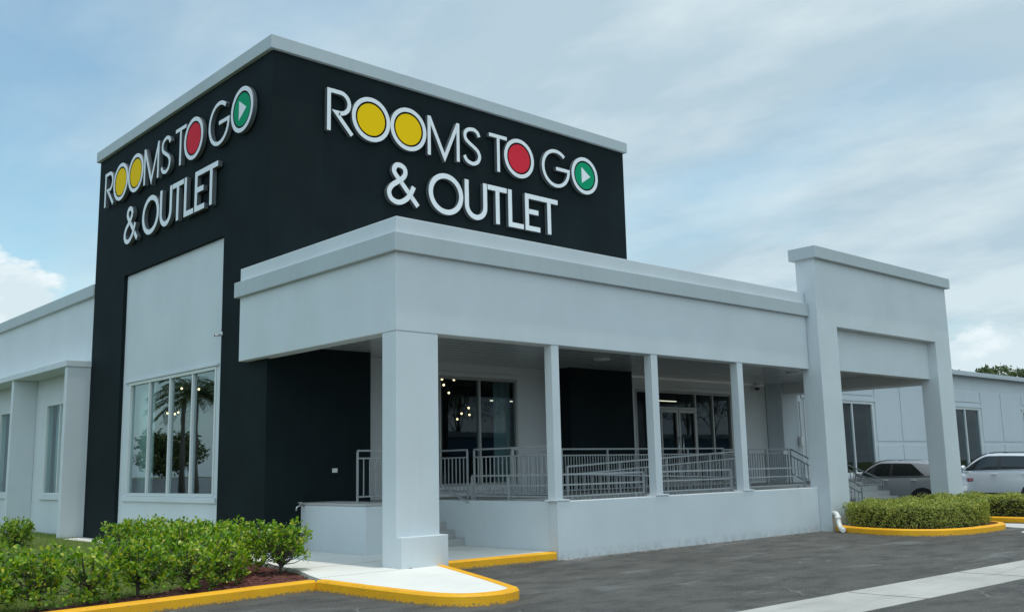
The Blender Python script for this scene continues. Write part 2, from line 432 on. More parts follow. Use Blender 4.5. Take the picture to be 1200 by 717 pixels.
tipline = smooth_line([(-1.73, -.72), (-1.73, -1.6), (-1.70, -2.5), (-1.66, -3.05), (-1.45, -3.5), (-.95, -3.68), (-.5, -3.52), (-.36, -3.2), (-.1, -2.6), (.35, -1.5), (.86, -.2), (.99, .22)], 2)
k1 = [(-9.6, -1.28), (-5.4, -.81), (-4.05, -.66), (-2.75, -.49), (-1.74, -.40)]
kerb('planter_kerb', k1)
ko, kin = kerb('sidewalk_kerb', [(-1.735, -.395)] + tipline)
kerb('porch_kerb', [(.985, .26), (2.3, .15), (3.695, .055)])
kerb('planter_kerb', [(-9.75, 40), (-9.75, -1.29)])
# pavement slab (inside the kerb line, then back to the porch and the tower)
side = [(-1.58, -.25)] + [p for p in kin[2:-1]] + [(1.14, .40), (3.69, .205), (3.69, 2.9), (3.69, 4.83), (.2, 4.83), (-.35, 4.9), (-.62, 4.2), (-.86, 2.6), (-1.1, 1.2), (-1.42, .3)]
bm = bmesh.new(); prism(bm, side, -.05, .15); struct('sidewalk', bm, CONC)
bm = bmesh.new()
bar(bm, (-1.2, 1.4, .1518), (1.0, 1.4, .1518), .012, .002); bar(bm, (-1.5, -.12, .1518), (-.02, -.12, .1518), .012, .002)
struct('pavement_joint', bm, plain('joint_dirt', (.46, .45, .41), .9))
bm = bmesh.new(); box(bm, -.38, .215, 4.95, 14.9, -.05, .09); struct('foundation_strip', bm, CONC)
# lawn and mulch beds
lawn_poly = [(-9.58, -1.1), (-5.4, -.66), (-2.75, -.34), (-1.62, -.25), (-1.45, .3), (-1.13, 1.2), (-.89, 2.6), (-.64, 4.2), (-.39, 5.0), (-.39, 14.9), (.26, 15.0), (.26, 60), (-9.58, 60)]
bm = bmesh.new(); prism(bm, lawn_poly, -.05, .085); struct('lawn', bm, LAWN)

def in_poly(x, y, poly):
    c = False; j = len(poly) - 1
    for i in range(len(poly)):
        if (poly[i][1] > y) != (poly[j][1] > y) and x < (poly[j][0] - poly[i][0]) * (y - poly[i][1]) / (poly[j][1] - poly[i][1]) + poly[i][0]: c = not c
        j = i
    return c
mul_poly = [(-9.4, -1.05), (-5.4, -.64), (-2.75, -.33), (-1.63, -.24), (-1.46, .3), (-1.14, 1.2), (-.90, 2.6), (-.65, 4.2), (-1.0, 5.6), (-1.5, 6.6), (-2.2, 6.4), (-1.95, 4.5), (-1.95, 2.9), (-2.5, 1.7), (-3.6, .55), (-5.4, .0), (-9.4, -.35)]
rnd = random.Random(3)
bm = bmesh.new(); prism(bm, mul_poly, -.04, .098)
for _ in range(5200):
    x, y = rnd.uniform(-7.5, -.6), rnd.uniform(-1.1, 4.2)
    if not in_poly(x, y, mul_poly): continue
    z = .10 + rnd.random() * .03; a = rnd.random() * math.pi; l = rnd.uniform(.02, .05); wd = rnd.uniform(.006, .013)
    d = Vector((math.cos(a), math.sin(a), rnd.uniform(-.35, .35))) * l; s = Vector((-math.sin(a), math.cos(a), rnd.uniform(-.5, .5))) * wd
    p = Vector((x, y, z)); bm.faces.new([bm.verts.new(p + q) for q in (-d - s, d - s, d + s, -d + s)])
tag(finish('mulch', bm, MULCH), kind='stuff')

def grass():
    rnd = random.Random(11); vs, fs = [], []
    def blade(x, y, h):
        a = rnd.random() * 6.283; w_ = rnd.uniform(.004, .008); lean = rnd.uniform(.2, .8) * h; b = rnd.random() * 6.283
        dx, dy = math.cos(a) * w_, math.sin(a) * w_; i = len(vs)
        vs.extend([(x - dx, y - dy, .08), (x + dx, y + dy, .08), (x + math.cos(b) * lean, y + math.sin(b) * lean, .085 + h)]); fs.append((i, i + 1, i + 2))
    n = 0
    while n < 70000:
        if rnd.random() < .55: x, y = rnd.uniform(-8.5, -1.0), rnd.uniform(-.6, 6.)
        else: x, y = rnd.uniform(-6, .2), rnd.uniform(5.5, 19.)
        if not in_poly(x, y, lawn_poly) or in_poly(x, y, mul_poly): continue
        blade(x, y, rnd.uniform(.03, .075)); n += 1
    me = bpy.data.meshes.new('grass'); me.from_pydata(vs, [], fs); me.materials.append(GRASS)
    tag(link(bpy.data.objects.new('grass', me)), kind='stuff')
grass()

bm = bmesh.new()
for k in range(9):
    x = -3.5 + k * 3.1; y0, y1 = -6.33 - .033 * x, -7.40 - .03 * x
    bar(bm, (x, y0, .0062), (x + .03, y1, .0062), .018, .002)
struct('gutter_joint', bm, plain('joint_soil', (.07, .065, .055), .95))
rg_ = random.Random(9); bm = bmesh.new()
for _ in range(420):
    t = rg_.random() ** 1.8; x = 3.75 + 9.1 * t; y = -abs(rg_.gauss(0, .10)) - .015; r_ = rg_.uniform(.004, .016)
    bmesh.ops.create_icosphere(bm, subdivisions=1, radius=r_, matrix=Matrix.Translation((x, y, r_ * .4)) @ Matrix.Diagonal((rg_.uniform(.7, 1.6), rg_.uniform(.7, 1.3), .7, 1)))
tag(finish('gravel', bm, concrete('gravel_stone', (.36, .33, .29), .25, .4)), kind='stuff')
# right-hand islands and road paint
isl = smooth_line([(13.0, -.36), (12.62, -.9), (12.3, -1.7), (12.28, -2.5), (12.6, -3.15), (13.4, -3.5), (14.6, -3.55), (15.5, -3.48), (16.05, -3.1), (16.25, -2.5), (16.3, -1.2), (16.3, -.36)], 2)
_, isin = kerb('planter_kerb', isl)
bm = bmesh.new(); prism(bm, isin, -.05, .12); struct('planter_bed', bm, MULCH)
isl2 = smooth_line([(18.9, 0.6), (18.3, -.4), (18.05, -1.6), (17.95, -3.0), (18.1, -6.5), (18.5, -8.0), (19.5, -8.4), (20.2, -7.6), (20.5, -5), (20.5, .6)], 2)
_, isin2 = kerb('planter_kerb', isl2)
bm = bmesh.new(); prism(bm, isin2, -.05, .12); struct('planter_bed', bm, MULCH)
ROADW = concrete('road_paint', (.62, .62, .61), .06, .35)
bm = bmesh.new()
for pl in ([(16.55, -2.75), (17.75, -2.45), (17.75, -3.6), (16.0, -3.95)], [(14.9, -4.0), (17.75, -4.3), (17.75, -4.95), (13.9, -4.55)]): prism(bm, pl, -.01, .004)
struct('road_marking', bm, ROADW)

# ------------------------------------------------------------------ the store building
B = thing('store_building', 'white and black furniture store with square corner tower, covered porch and tall portal', 'building', (0, 0, 0))
def part(name, bm, m, parent=B, bevel=.012, **kw): return finish(name, bm, m, parent, bevel, **kw)

# tower: left face with the tall recess, front face with the opening behind the porch
bm = bmesh.new()
wall_holes(bm, 'x', .22, .62, 5.62, 15.05, 0, 10.80, [(6.96, 12.85, -1, 7.05)])
tower = part('tower_wall', bm, BLACK, bevel=0)
bm = bmesh.new(); wall_holes(bm, 'y', 4.85, 5.62, .22, 11.62, 0, 10.80, [(2.77, 9.10, -1, 4.36)])
t2 = part('tower_wall', bm, BLACK, bevel=0)
bm = bmesh.new(); box(bm, 11.30, 11.618, 5.64, 15.04, 4.5, 10.8); box(bm, .63, 11.6, 14.72, 15.04, 4.6, 10.8); part('tower_wall', bm, BLACK)
bm = bmesh.new(); box(bm, .64, 11.6, 5.64, 15.0, 10.3, 10.45); part('tower_roof', bm, TRIM)
bm = bmesh.new()
prism(bm, [(.125, 4.755), (11.714, 4.755), (11.714, 15.145), (11.22, 15.145), (11.22, 5.25), (.62, 5.25), (.62, 15.145), (.125, 15.145)], 10.775, 11.08); box(bm, .622, 11.218, 14.65, 15.14, 10.777, 11.078)
tag(part('tower_coping', bm, TRIM), 'grey white coping band round the tower top')
# reveal lines in the black render
bm = bmesh.new(); box(bm, .2175, .222, 12.87, 15.04, 6.055, 6.085); part('render_joint', bm, RIM, bevel=0)
bm = bmesh.new(); box(bm, .2175, .222, 4.86, 6.94, 5.85, 5.88); part('render_joint', bm, RIM, bevel=0)
# white infill of the recess, with the big window
bm = bmesh.new(); wall_holes(bm, 'x', .315, .48, 6.963, 12.847, 0, 7.047, [(7.33, 12.36, 1.22, 4.12)])
tag(part('recess_panel', bm, WHITE), 'tall white wall panel set back in the black tower')

def window(parent, axis, c, u0, u1, z0, z1, muls=(), fw=.06, depth=.09, fm=FRAME, gm=GLASS, sill=True, out=-1, trans=(), head=False, pane_in=.05, mat_trim=WHITE):
    """window in a wall plane at coordinate c (outside is c - ...); every pane is a sub-part"""
    bm = bmesh.new(); o = out
    def bx(ua, ub, za, zb, c0, c1):
        c0, c1 = min(c0, c1), max(c0, c1)
        if axis == 'x': box(bm, c0, c1, ua, ub, za, zb)
        else: box(bm, ua, ub, c0, c1, za, zb)
    f0, f1 = c - .03 * -o * -1, c + depth
    f0 = c - .018
    bx(u0, u1, z1 - fw, z1, f0, f1); bx(u0, u1, z0, z0 + fw, f0, f1)
    bx(u0, u0 + fw, z0 + fw, z1 - fw, f0, f1); bx(u1 - fw, u1, z0 + fw, z1 - fw, f0, f1)
    for m_ in muls: bx(m_ - fw * .45, m_ + fw * .45, z0 + fw, z1 - fw, f0 + .008, f1)
    for (ua, ub, z_) in trans: bx(ua, ub, z_ - fw * .5, z_ + fw * .5, f0 + .012, f1 - .005)
    w_ = finish('window', bm, fm, parent, .006)
    es = [u0] + list(muls) + [u1]
    for a, b in zip(es, es[1:]):
        bm = bmesh.new(); pc = c + pane_in
        if axis == 'x': q = [(pc, a + .03, z0 + .03), (pc, b - .03, z0 + .03), (pc, b - .03, z1 - .03), (pc, a + .03, z1 - .03)]
        else: q = [(a + .03, pc, z0 + .03), (b - .03, pc, z0 + .03), (b - .03, pc, z1 - .03), (a + .03, pc, z1 - .03)]
        bm.faces.new([bm.verts.new(v) for v in q])
        finish('pane', bm, gm, w_)
    if sill:
        bm = bmesh.new(); bx(u0 - .16, u1 + .16, z0 - .13, z0 - .004, c - .06, c + .01); finish('sill', bm, mat_trim, w_, .008)
    if head:
        bm = bmesh.new(); bx(u0 - .16, u1 + .18, z1 + .004, z1 + .11, c - .05, c + .01); finish('head_trim', bm, mat_trim, w_, .008)
    return w_
window(B, 'x', .315, 7.33, 12.36, 1.22, 4.12, (8.58, 9.84, 11.09), .075, .10)
bm = bmesh.new(); box(bm, .262, .313, 7.2, 12.6, 4.124, 4.18); part('head_trim', bm, WHITE, bevel=.006)

# canopy over the porch
bm = bmesh.new()
prism(bm, [(0, 0), (12.90, 0), (12.90, .32), (.32, .32), (.32, 4.838), (.21, 4.838), (.21, 5.67), (0, 5.67)], 4.045, 6.025)
can = tag(part('canopy_fascia', bm, WHITE), 'deep white fascia carried round the corner over the porch')
bm = bmesh.new()
prism(bm, [(-.095, -.095), (12.915, -.095), (12.915, -.002), (-.002, -.002), (-.002, 5.672), (.212, 5.672), (.212, 5.765), (-.095, 5.765)], 5.40, 5.725)
finish('canopy_trim', bm, TRIM, can, .01)
bm = bmesh.new(); box(bm, .322, 20.3, .322, 5.61, 4.36, 4.50); box(bm, .33, 20.3, .33, 4.84, 4.55, 5.6)
part('canopy_roof', bm, WHITE, bevel=0)
bm = bmesh.new(); box(bm, .324, 19.53, .324, 4.846, 4.325, 4.357); box(bm, 2.775, 9.095, 4.848, 5.615, 4.325, 4.357); box(bm, 11.625, 19.41, 4.848, 5.615, 4.325, 4.357)
part('soffit', bm, SOFFIT, bevel=0)
# corner pier with its plinth
bm = bmesh.new(); box(bm, .004, .89, .004, .42, .05, 4.041); pier = part('corner_pier', bm, WHITE)
bm = bmesh.new(); box(bm, .0, .96, -.14, .002, -.05, .644); box(bm, .892, .96, .003, .43, -.05, .644); finish('plinth', bm, WHITE, pier, .01)
# low porch wall with slim posts
bm = bmesh.new(); box(bm, 3.70, 12.91, .0, .22, -.05, 1.075); box(bm, 3.702, 3.92, .222, 4.0, -.05, 1.073)
part('porch_wall', bm, WHITE)
for x0, x1 in ((3.66, 3.86), (6.64, 6.85), (9.76, 9.98)):
    bm = bmesh.new(); box(bm, x0, x1, .012, .21, 1.11, 4.043); p_ = part('porch_post', bm, WHITE, bevel=.006)
    bm = bmesh.new(); box(bm, x0 - .05, x1 + .17, -.012, .26, 1.078, 1.108); finish('base_plate', bm, WHITE, p_, .006)
# portal
bm = bmesh.new(); wall_holes(bm, 'y', -.33, .21, 12.92, 20.5, -.05, 6.90, [(13.85, 19.54, -1, 5.17)])
portal = tag(part('portal', bm, WHITE), 'tall white portal frame at the right end of the porch')
bm = bmesh.new(); box(bm, 12.80, 20.62, -.45, .33, 6.89, 7.20); finish('portal_coping', bm, TRIM, portal, .01)
bm = bmesh.new(); box(bm, 13.852, 19.538, -.07, .205, 4.07, 5.168); finish('portal_panel', bm, WHITE, portal, .006)
bm = bmesh.new(); box(bm, 19.545, 20.45, .212, 4.99, 3.97, 4.6); part('portal_beam', bm, WHITE_IN)
# porch back wall with the big shop windows
bm = bmesh.new(); wall_holes(bm, 'y', 5.63, 5.80, 2.0, 19.42, 0, 4.6, [(4.05, 7.90, 1.30, 4.0), (12.62, 17.42, 1.08, 3.94)])
part('porch_back_wall', bm, WHITE_IN, bevel=.006)
window(B, 'y', 5.63, 4.05, 7.90, 1.30, 4.0, (5.33, 6.61), .07, .10, FRAME_GREY, GLASS_DARK, sill=True, head=True, mat_trim=WHITE_IN)
sf = window(B, 'y', 5.63, 12.62, 17.42, 1.08, 3.94, (13.70, 15.52, 16.42), .07, .10, FRAME_GREY, GLASS_DARK, sill=False, head=True, trans=((13.70, 15.52, 3.42),), mat_trim=WHITE_IN)
for x0, x1, hx in ((13.74, 14.59, 14.50), (14.62, 15.48, 14.71)):
    bm = bmesh.new()
    for a in ((x0, x0 + .075, 1.10, 3.38), (x1 - .075, x1, 1.10, 3.38), (x0 + .075, x1 - .075, 3.28, 3.38), (x0 + .075, x1 - .075, 1.10, 1.30)): box(bm, a[0], a[1], 5.60, 5.655, a[2], a[3])
    d_ = part('door', bm, FRAME_GREY, bevel=.004)
    bm = bmesh.new(); tube(bm, [(hx, 5.60, 1.85), (hx, 5.54, 1.9), (hx, 5.54, 2.5), (hx, 5.60, 2.55)], .016, 8); finish('handle', bm, STEEL, d_)
# porch floor, stair block, steps, ramp
bm = bmesh.new(); box(bm, 3.93, 19.41, 2.3, 5.62, -.05, 1.06); box(bm, 1.95, 3.69, 4.0, 5.62, -.05, 1.058); part('porch_floor', bm, DECKC, bevel=.005)
bm = bmesh.new(); prism_pts = [(3.93, .12), (12.9, .12)]
v = [bm.verts.new(p) for p in ((3.93, .23, .62), (12.9, .23, .92), (12.9, 2.29, .92), (3.93, 2.29, .62), (3.93, .23, -.05), (12.9, .23, -.05), (12.9, 2.29, -.05), (3.93, 2.29, -.05))]
for q in ((0, 1, 2, 3), (4, 7, 6, 5), (0, 4, 5, 1), (3, 2, 6, 7), (0, 3, 7, 4), (1, 5, 6, 2)): bm.faces.new([v[i] for i in q])
part('ramp', bm, DECKC, bevel=0)
bm = bmesh.new(); box(bm, 1.05, 1.94, 2.48, 4.845, .0, 1.06); sb_ = part('stair_block', bm, WHITE)
bm = bmesh.new(); box(bm, 1.035, 1.945, 2.465, 4.845, 1.062, 1.105); finish('block_cap', bm, DECKC, sb_, .005)
bm = bmesh.new()
for i in range(5): box(bm, 1.95, 3.695, 2.77 + i * .3 + (0 if i == 0 else .002), 4.0 if i == 4 else 2.77 + (i + 1) * .3, .02, .15 + (i + 1) * .152)
part('front_steps', bm, DECKC, bevel=.006)
bm = bmesh.new()
for i in range(6): box(bm, 17.32, 19.98, 2.29 - (6 - i) * .28 + .0, 2.288 - (5 - i) * .28, -.02, (i + 1) * .155)
part('side_steps', bm, DECKC, bevel=.005)

# left wing with fins
bm = bmesh.new(); wall_holes(bm, 'x', .30, .50, 15.06, 62, 0, 6.84, [(16.45 + 4.95 * i, 18.98 + 4.95 * i, 1.2, 3.98) for i in range(8)])
lw = tag(part('left_wing_wall', bm, WHITE), 'long white side wing left of the tower')
bm = bmesh.new(); box(bm, .19, .62, 15.07, 62.1, 6.83, 7.17); finish('wing_coping', bm, TRIM, lw, .01)
for i in range(8):
    window(B, 'x', .30, 16.45 + 4.95 * i, 18.98 + 4.95 * i, 1.2, 3.98, (17.72 + 4.95 * i,), .075, .12, FRAME, GLASS)
for i in range(9):
    y0 = 15.06 + 4.95 * i
    bm = bmesh.new(); box(bm, -.42, .298, y0, y0 + .2, 0, 4.77); part('wing_fin', bm, WHITE)
bm = bmesh.new(); box(bm, -.47, .299, 15.03, 62, 4.772, 4.95); part('fin_canopy', bm, WHITE)

# right wing
bm = bmesh.new(); wall_holes(bm, 'y', 5.0, 5.2, 19.43, 60, 0, 5.35, [(20.75, 25.6, 1.2, 3.88), (32.25, 35.15, 1.2, 3.88), (40.0, 44.8, 1.2, 3.88)])
rw = tag(part('right_wing_wall', bm, PANEL), 'low white panelled wing behind the parked cars')
bm = bmesh.new(); box(bm, 19.43, 19.6, 5.202, 5.625, 0, 4.324); part('right_wing_wall', bm, PANEL)
bm = bmesh.new(); box(bm, 20.6, 60.3, 4.66, 14, 5.352, 5.42); box(bm, 20.6, 60.3, 4.64, 4.70, 5.22, 5.35); finish('roof_edge', bm, TRIM, rw, .006)
def battens(x0, x1, z0, z1):
    bm = bmesh.new(); box(bm, x0, x1, 4.972, 4.999, z0, z1); finish('wall_panel', bm, PANEL, rw, .008)
for (x0, x1) in ((25.75, 27.66), (27.80, 32.05), (35.35, 37.4), (37.55, 39.8), (45.0, 49), (49.15, 53)):
    battens(x0, x1, 2.42, 4.58); battens(x0, x1, .15, 2.28)
for (x0, x1) in ((20.75, 25.6), (32.2, 35.2), (40, 44.8)):
    battens(x0, x1, 4.12, 4.58); battens(x0, x1, .15, 1.05)
window(B, 'y', 5.0, 20.75, 25.6, 1.2, 3.88, (22.4, 24.05), .09, .12, FRAME, GLASS_DARK, mat_trim=PANEL, head=True)
window(B, 'y', 5.0, 32.25, 35.15, 1.2, 3.88, (33.68,), .09, .12, FRAME, GLASS_DARK, mat_trim=PANEL, head=True)
window(B, 'y', 5.0, 40.0, 44.8, 1.2, 3.88, (41.6, 43.2), .09, .12, FRAME, GLASS_DARK, mat_trim=PANEL, head=True)

# showroom inside
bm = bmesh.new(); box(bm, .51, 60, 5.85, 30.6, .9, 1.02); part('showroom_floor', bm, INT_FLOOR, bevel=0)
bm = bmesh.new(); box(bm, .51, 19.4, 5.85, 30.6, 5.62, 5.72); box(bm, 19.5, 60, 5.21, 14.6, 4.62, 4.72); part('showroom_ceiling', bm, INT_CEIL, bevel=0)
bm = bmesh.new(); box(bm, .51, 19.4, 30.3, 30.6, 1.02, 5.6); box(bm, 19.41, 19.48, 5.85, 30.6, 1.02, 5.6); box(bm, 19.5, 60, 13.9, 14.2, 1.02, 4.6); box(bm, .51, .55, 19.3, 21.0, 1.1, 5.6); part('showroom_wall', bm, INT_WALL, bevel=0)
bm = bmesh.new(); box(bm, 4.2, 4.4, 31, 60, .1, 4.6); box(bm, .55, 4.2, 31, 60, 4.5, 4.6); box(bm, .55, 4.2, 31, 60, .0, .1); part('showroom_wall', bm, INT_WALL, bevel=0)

# ------------------------------------------------------------------ sign lettering
def spline(pts, n=8):
    out = []
    for i in range(len(pts) - 1):
        p0, p1, p2, p3 = (Vector(pts[max(i - 1, 0)]), Vector(pts[i]), Vector(pts[i + 1]), Vector(pts[min(i + 2, len(pts) - 1)]))
        for k in range(n):
            t = k / n
            out.append(tuple(.5 * ((2 * p1) + (p2 - p0) * t + (2 * p0 - 5 * p1 + 4 * p2 - p3) * t * t + (3 * p1 - p0 - 3 * p2 + p3) * t ** 3)))
    return out + [tuple(pts[-1])]
def arc(cx, cy, rx, ry, a0, a1, n=28):
    return [(cx + rx * math.cos(rad(a0 + (a1 - a0) * k / n)), cy + ry * math.sin(rad(a0 + (a1 - a0) * k / n))) for k in range(n + 1)]
DEP = .14
def ribbon(bm, pl, wd, lift=0., climb=0., closed=False, back=.03):
    """stroke -> extruded channel: local x = reading direction, local y = out of the wall is -y, z = up"""
    if closed: pl = pl[:-1]
    n = len(pl); L, Rr = [], []
    for i, p in enumerate(pl):
        a = Vector(pl[(i - 1) % n] if closed or i else p); b = Vector(pl[(i + 1) % n] if closed or i < n - 1 else p); q = Vector(p)
        d1 = (q - a).normalized() if (q - a).length > 1e-9 else (b - q).normalized()
        d2 = (b - q).normalized() if (b - q).length > 1e-9 else d1
        n1 = Vector((-d1.y, d1.x)); n2 = Vector((-d2.y, d2.x)); nn = (n1 + n2)
        nn = nn.normalized() if nn.length > 1e-6 else n1
        nn = nn / max(nn.dot(n1), .28)
        L.append(q + nn * wd / 2); Rr.append(q - nn * wd / 2)
    rows = []
    for i in range(n):
        f = -(DEP + lift + climb * i / n); k = -back
        rows.append([bm.verts.new((L[i].x, f, L[i].y)), bm.verts.new((Rr[i].x, f, Rr[i].y)), bm.verts.new((Rr[i].x, k, Rr[i].y)), bm.verts.new((L[i].x, k, L[i].y))])
    m = n if closed else n - 1
    for i in range(m):
        a, b = rows[i], rows[(i + 1) % n]
        for k in range(4):
            fc = bm.faces.new((a[k], a[(k + 1) % 4], b[(k + 1) % 4], b[k])); fc.material_index = 0 if k == 0 else 1
    if not closed:
        for r in (rows[0], rows[-1]): bm.faces.new(r).material_index = 1
def disc(bm, cx, cz, r, y0, y1, n=48):
    a = [bm.verts.new((cx + r * math.cos(6.28318 * k / n), y0, cz + r * math.sin(6.28318 * k / n))) for k in range(n)]
    b = [bm.verts.new((cx + r * math.cos(6.28318 * k / n), y1, cz + r * math.sin(6.28318 * k / n))) for k in range(n)]
    bm.faces.new(a); bm.faces.new(b[::-1])
    for k in range(n): bm.faces.new((a[k], a[(k + 1) % n], b[(k + 1) % n], b[k]))

def build_sign(loc, rz, scale, label):
    S = thing('shop_sign', label, 'sign', loc, rz, 'lettered signs on the tower')
    S.scale = (scale,) * 3
    def let(strokes, wd, name='letter', climb=0., closed=False):
        bm = bmesh.new()
        for i, s in enumerate(strokes): ribbon(bm, s, wd, i * .004, climb, closed)
        return finish(name, bm, LET, S, .006)
    def sh(pl, u, v, s=1.): return [(u + x * s, v + y * s) for x, y in pl]
    W1 = .098; t = W1 / 2; top = 1.0
    # upper line, u measured from the left end of the R
    let([sh([(t, 0), (t, top - t), (.34, top - t)] + arc(.34, .705, .246, .246, 90, -90, 16) + [(.235, .459), (.665, .0)], 0, 0)], W1)
    def ring(u, m, wd=.105, arrow=False):
        o = let([arc(u, .505, .482, .482, 0, 360, 56)], wd, closed=True)
        bm = bmesh.new(); disc(bm, u, .505, .433, -.06, -.126); finish('disc_rim', bm, RIM, o)
        bm = bmesh.new(); disc(bm, u, .505, .385, -.127, -.134); finish('colour_disc', bm, m, o)['label'] = {YEL.name: 'yellow disc', RED.name: 'red disc', GRN.name: 'green disc with arrow'}[m.name]
        if arrow:
            bm = bmesh.new(); pts = [(-.15, -.23), (.20, 0), (-.15, .23)]
            a = [bm.verts.new((u + x + .02, -.142, .505 + z)) for x, z in pts]; b = [bm.verts.new((u + x + .02, -.1345, .505 + z)) for x, z in pts]
            bm.faces.new(a); bm.faces.new(b[::-1])
            for k in range(3): bm.faces.new((a[k], a[(k + 1) % 3], b[(k + 1) % 3], b[k]))
            finish('play_arrow', bm, LET[0], o)
    ring(1.19, YEL); ring(2.26, YEL)
    let([sh([(t, 0), (t, top), ], 2.83, 0), sh([(t, top - .02), (.525, .02), (1.0 - t, top - .02)], 2.83, 0), sh([(1. - t, 0), (1. - t, top)], 2.83, 0)], W1)
    let([sh(spline([(.555, .79), (.50, .89), (.40, .945), (.29, .945), (.16, .90), (.085, .79), (.11, .66), (.22, .575), (.36, .50), (.50, .405), (.56, .27), (.505, .13), (.38, .055), (.26, .055), (.13, .11), (.06, .22)]), 3.93, 0)], W1)
    let([sh([(0, top - t), (.62, top - t)], 4.82, 0), sh([(.31, top - W1), (.31, 0)], 4.82, 0)], W1)
    ring(5.87, RED)
    g = arc(7.24, .5, .49, .49, 48, 360, 40)
    let([g + [(7.24 + .0, .5)]], W1)
    ring(8.38, GRN, arrow=True)
    # lower line
    v0 = -1.40; W2 = .134; t = W2 / 2
    let([sh(spline([(.93, .04), (.70, .28), (.46, .53), (.26, .74), (.235, .85), (.30, .945), (.42, .96), (.53, .90), (.555, .79), (.49, .67), (.34, .555), (.17, .43), (.085, .28), (.13, .13), (.27, .055), (.43, .07), (.60, .18), (.72, .34), (.80, .50)]), 1.60, v0)], W2 * .92, 'ampersand', .012)
    let([sh(arc(.55, .5, .475, .455, 0, 360, 48), 2.84, v0)], W2, closed=True)
    let([sh([(t, 1.)] + arc(.37, .365, .37 - t, .365 - t, 180, 360, 20) + [(.74 - t, 1.)], 3.98, v0)], W2)
    let([sh([(0, 1 - t), (.66, 1 - t)], 4.74, v0), sh([(.33, 1 - W2), (.33, 0)], 4.74, v0)], W2)
    let([sh([(t, 1.), (t, t), (.54, t)], 5.44, v0)], W2)
    let([sh([(.54, 1 - t), (t, 1 - t), (t, t), (.54, t)], 6.04, v0), sh([(W2, .52), (.48, .52)], 6.04, v0)], W2)
    let([sh([(0, 1 - t), (.68, 1 - t)], 6.58, v0), sh([(.34, 1 - W2), (.34, 0)], 6.58, v0)], W2)
    return S
build_sign((1.50, 4.848, 9.21), 0, .992, 'white lettering with yellow, red and green discs on the wide tower face above the porch')
build_sign((.218, 14.23, 9.21), -math.pi / 2, .986, 'white lettering with coloured discs on the narrow tower face above the tall white panel')

# ------------------------------------------------------------------ railings
def railing(name, label, a, b, drops, post_n, group, balusters=None, post_to=None, pitch=.125, cat='railing', w=.037):
    """a, b: ends of the top rail. drops: how far under it the other rails run. balusters: (from, to) drops."""
    a, b = Vector(a), Vector(b); T = thing(name, label, cat, (a.x, a.y, 0), 0, group)
    o = Vector((a.x, a.y, 0)); a -= o; b -= o
    for i, d in enumerate(drops):
        bm = bmesh.new(); e = Vector((0, 0, d)); bar(bm, a - e, b - e, w if i == 0 else w * .85)
        finish('top_rail' if i == 0 else 'lower_rail', bm, RAIL, T, .004)
    for k in range(post_n):
        t = k / max(post_n - 1, 1); p = a.lerp(b, t); z1 = p.z - w * .5; z0 = post_to(t) if callable(post_to) else post_to
        bm = bmesh.new(); bar(bm, (p.x, p.y, z0), (p.x, p.y, z1), w * .98); finish('post', bm, RAIL, T, .004)
    if balusters:
        L = (b - a).length; n = min(int(L / pitch), 98); h = balusters[1] - balusters[0]
        bm = bmesh.new(); bar(bm, (0, 0, 0), (0, 0, -h), .018); first = finish('baluster', bm, RAIL, T)
        for k in range(1, n):
            p = a.lerp(b, k / n); c = first if k == 1 else first.copy()
            if k > 1: link(c); c.parent = T
            c.location = (p.x, p.y, p.z - balusters[0])
    return T
G1 = 'grey metal guard railings of the porch'
railing('guard_railing', 'short baluster railing on the white stair block left of the corner pier', (1.38, 3.25, 2.12), (2.25, 3.25, 2.12), (0, .15, .90), 2, G1, (.15, .90), 1.06)
railing('guard_railing', 'baluster railing section at the stair top in front of the lit shop window', (3.98, 5.3, 2.12), (3.98, 2.98, 2.12), (0, .16, .86), 3, G1, (.16, .86), 1.06)
railing('guard_railing', 'baluster railing on the porch side wall between stair post and first slim post', (4.02, 2.80, 2.12), (4.02, .35, 2.12), (0, .16, .92), 3, G1, (.16, .92), 1.06)
G2 = 'low three-bar rails on the porch wall'
railing('low_railing', 'low three-bar rail along the porch side wall beside the front steps', (3.80, 2.62, 1.57), (3.80, .32, 1.57), (0, .20, .41), 3, G2, None, 1.06, cat='low railing')
for x0, x1, lb in ((4.12, 6.60, 'low three-bar rail on the porch wall between first and second slim post'), (7.02, 9.72, 'low three-bar rail on the porch wall between second and third slim post'), (10.16, 12.86, 'low three-bar rail on the porch wall between third slim post and portal')):
    railing('low_railing', lb, (x0, .33, 1.57), (x1, .33, 1.57), (0, .20, .42), 2, G2, None, 1.06, cat='low railing')
    for o in [c for c in COL.objects if c.parent is None and c.get('label') == lb]:
        for dx in (.28, x1 - x0 - .28):
            bm = bmesh.new(); bar(bm, (dx, 0, 1.06), (dx, 0, 1.15), .04); finish('post', bm, RAIL, o)
railing('ramp_railing', 'sloping baluster railing rising to the right along the ramp', (5.30, 1.30, 1.72), (11.9, 1.30, 2.03), (0, .17, .86), 5, 'railings of the ramp', (.17, .86), lambda t: .55 + .25 * t)
railing('guard_railing', 'long level baluster railing at the porch floor edge behind the ramp', (4.7, 2.36, 2.11), (12.3, 2.36, 2.11), (0, .14, .92), 6, G1, (.14, .92), 1.04, pitch=.09)
railing('guard_railing', 'baluster railing with a white plate in front of the porch corner', (14.9, 3.56, 2.10), (17.3, 3.56, 2.12), (0, .13, .90), 3, G1, (.13, .90), 1.04)
railing('guard_railing', 'baluster railing behind the ramp end near the shop doors', (12.45, 2.5, 2.08), (14.9, 3.5, 2.10), (0, .13, .90), 2, G1, (.13, .90), 1.04)
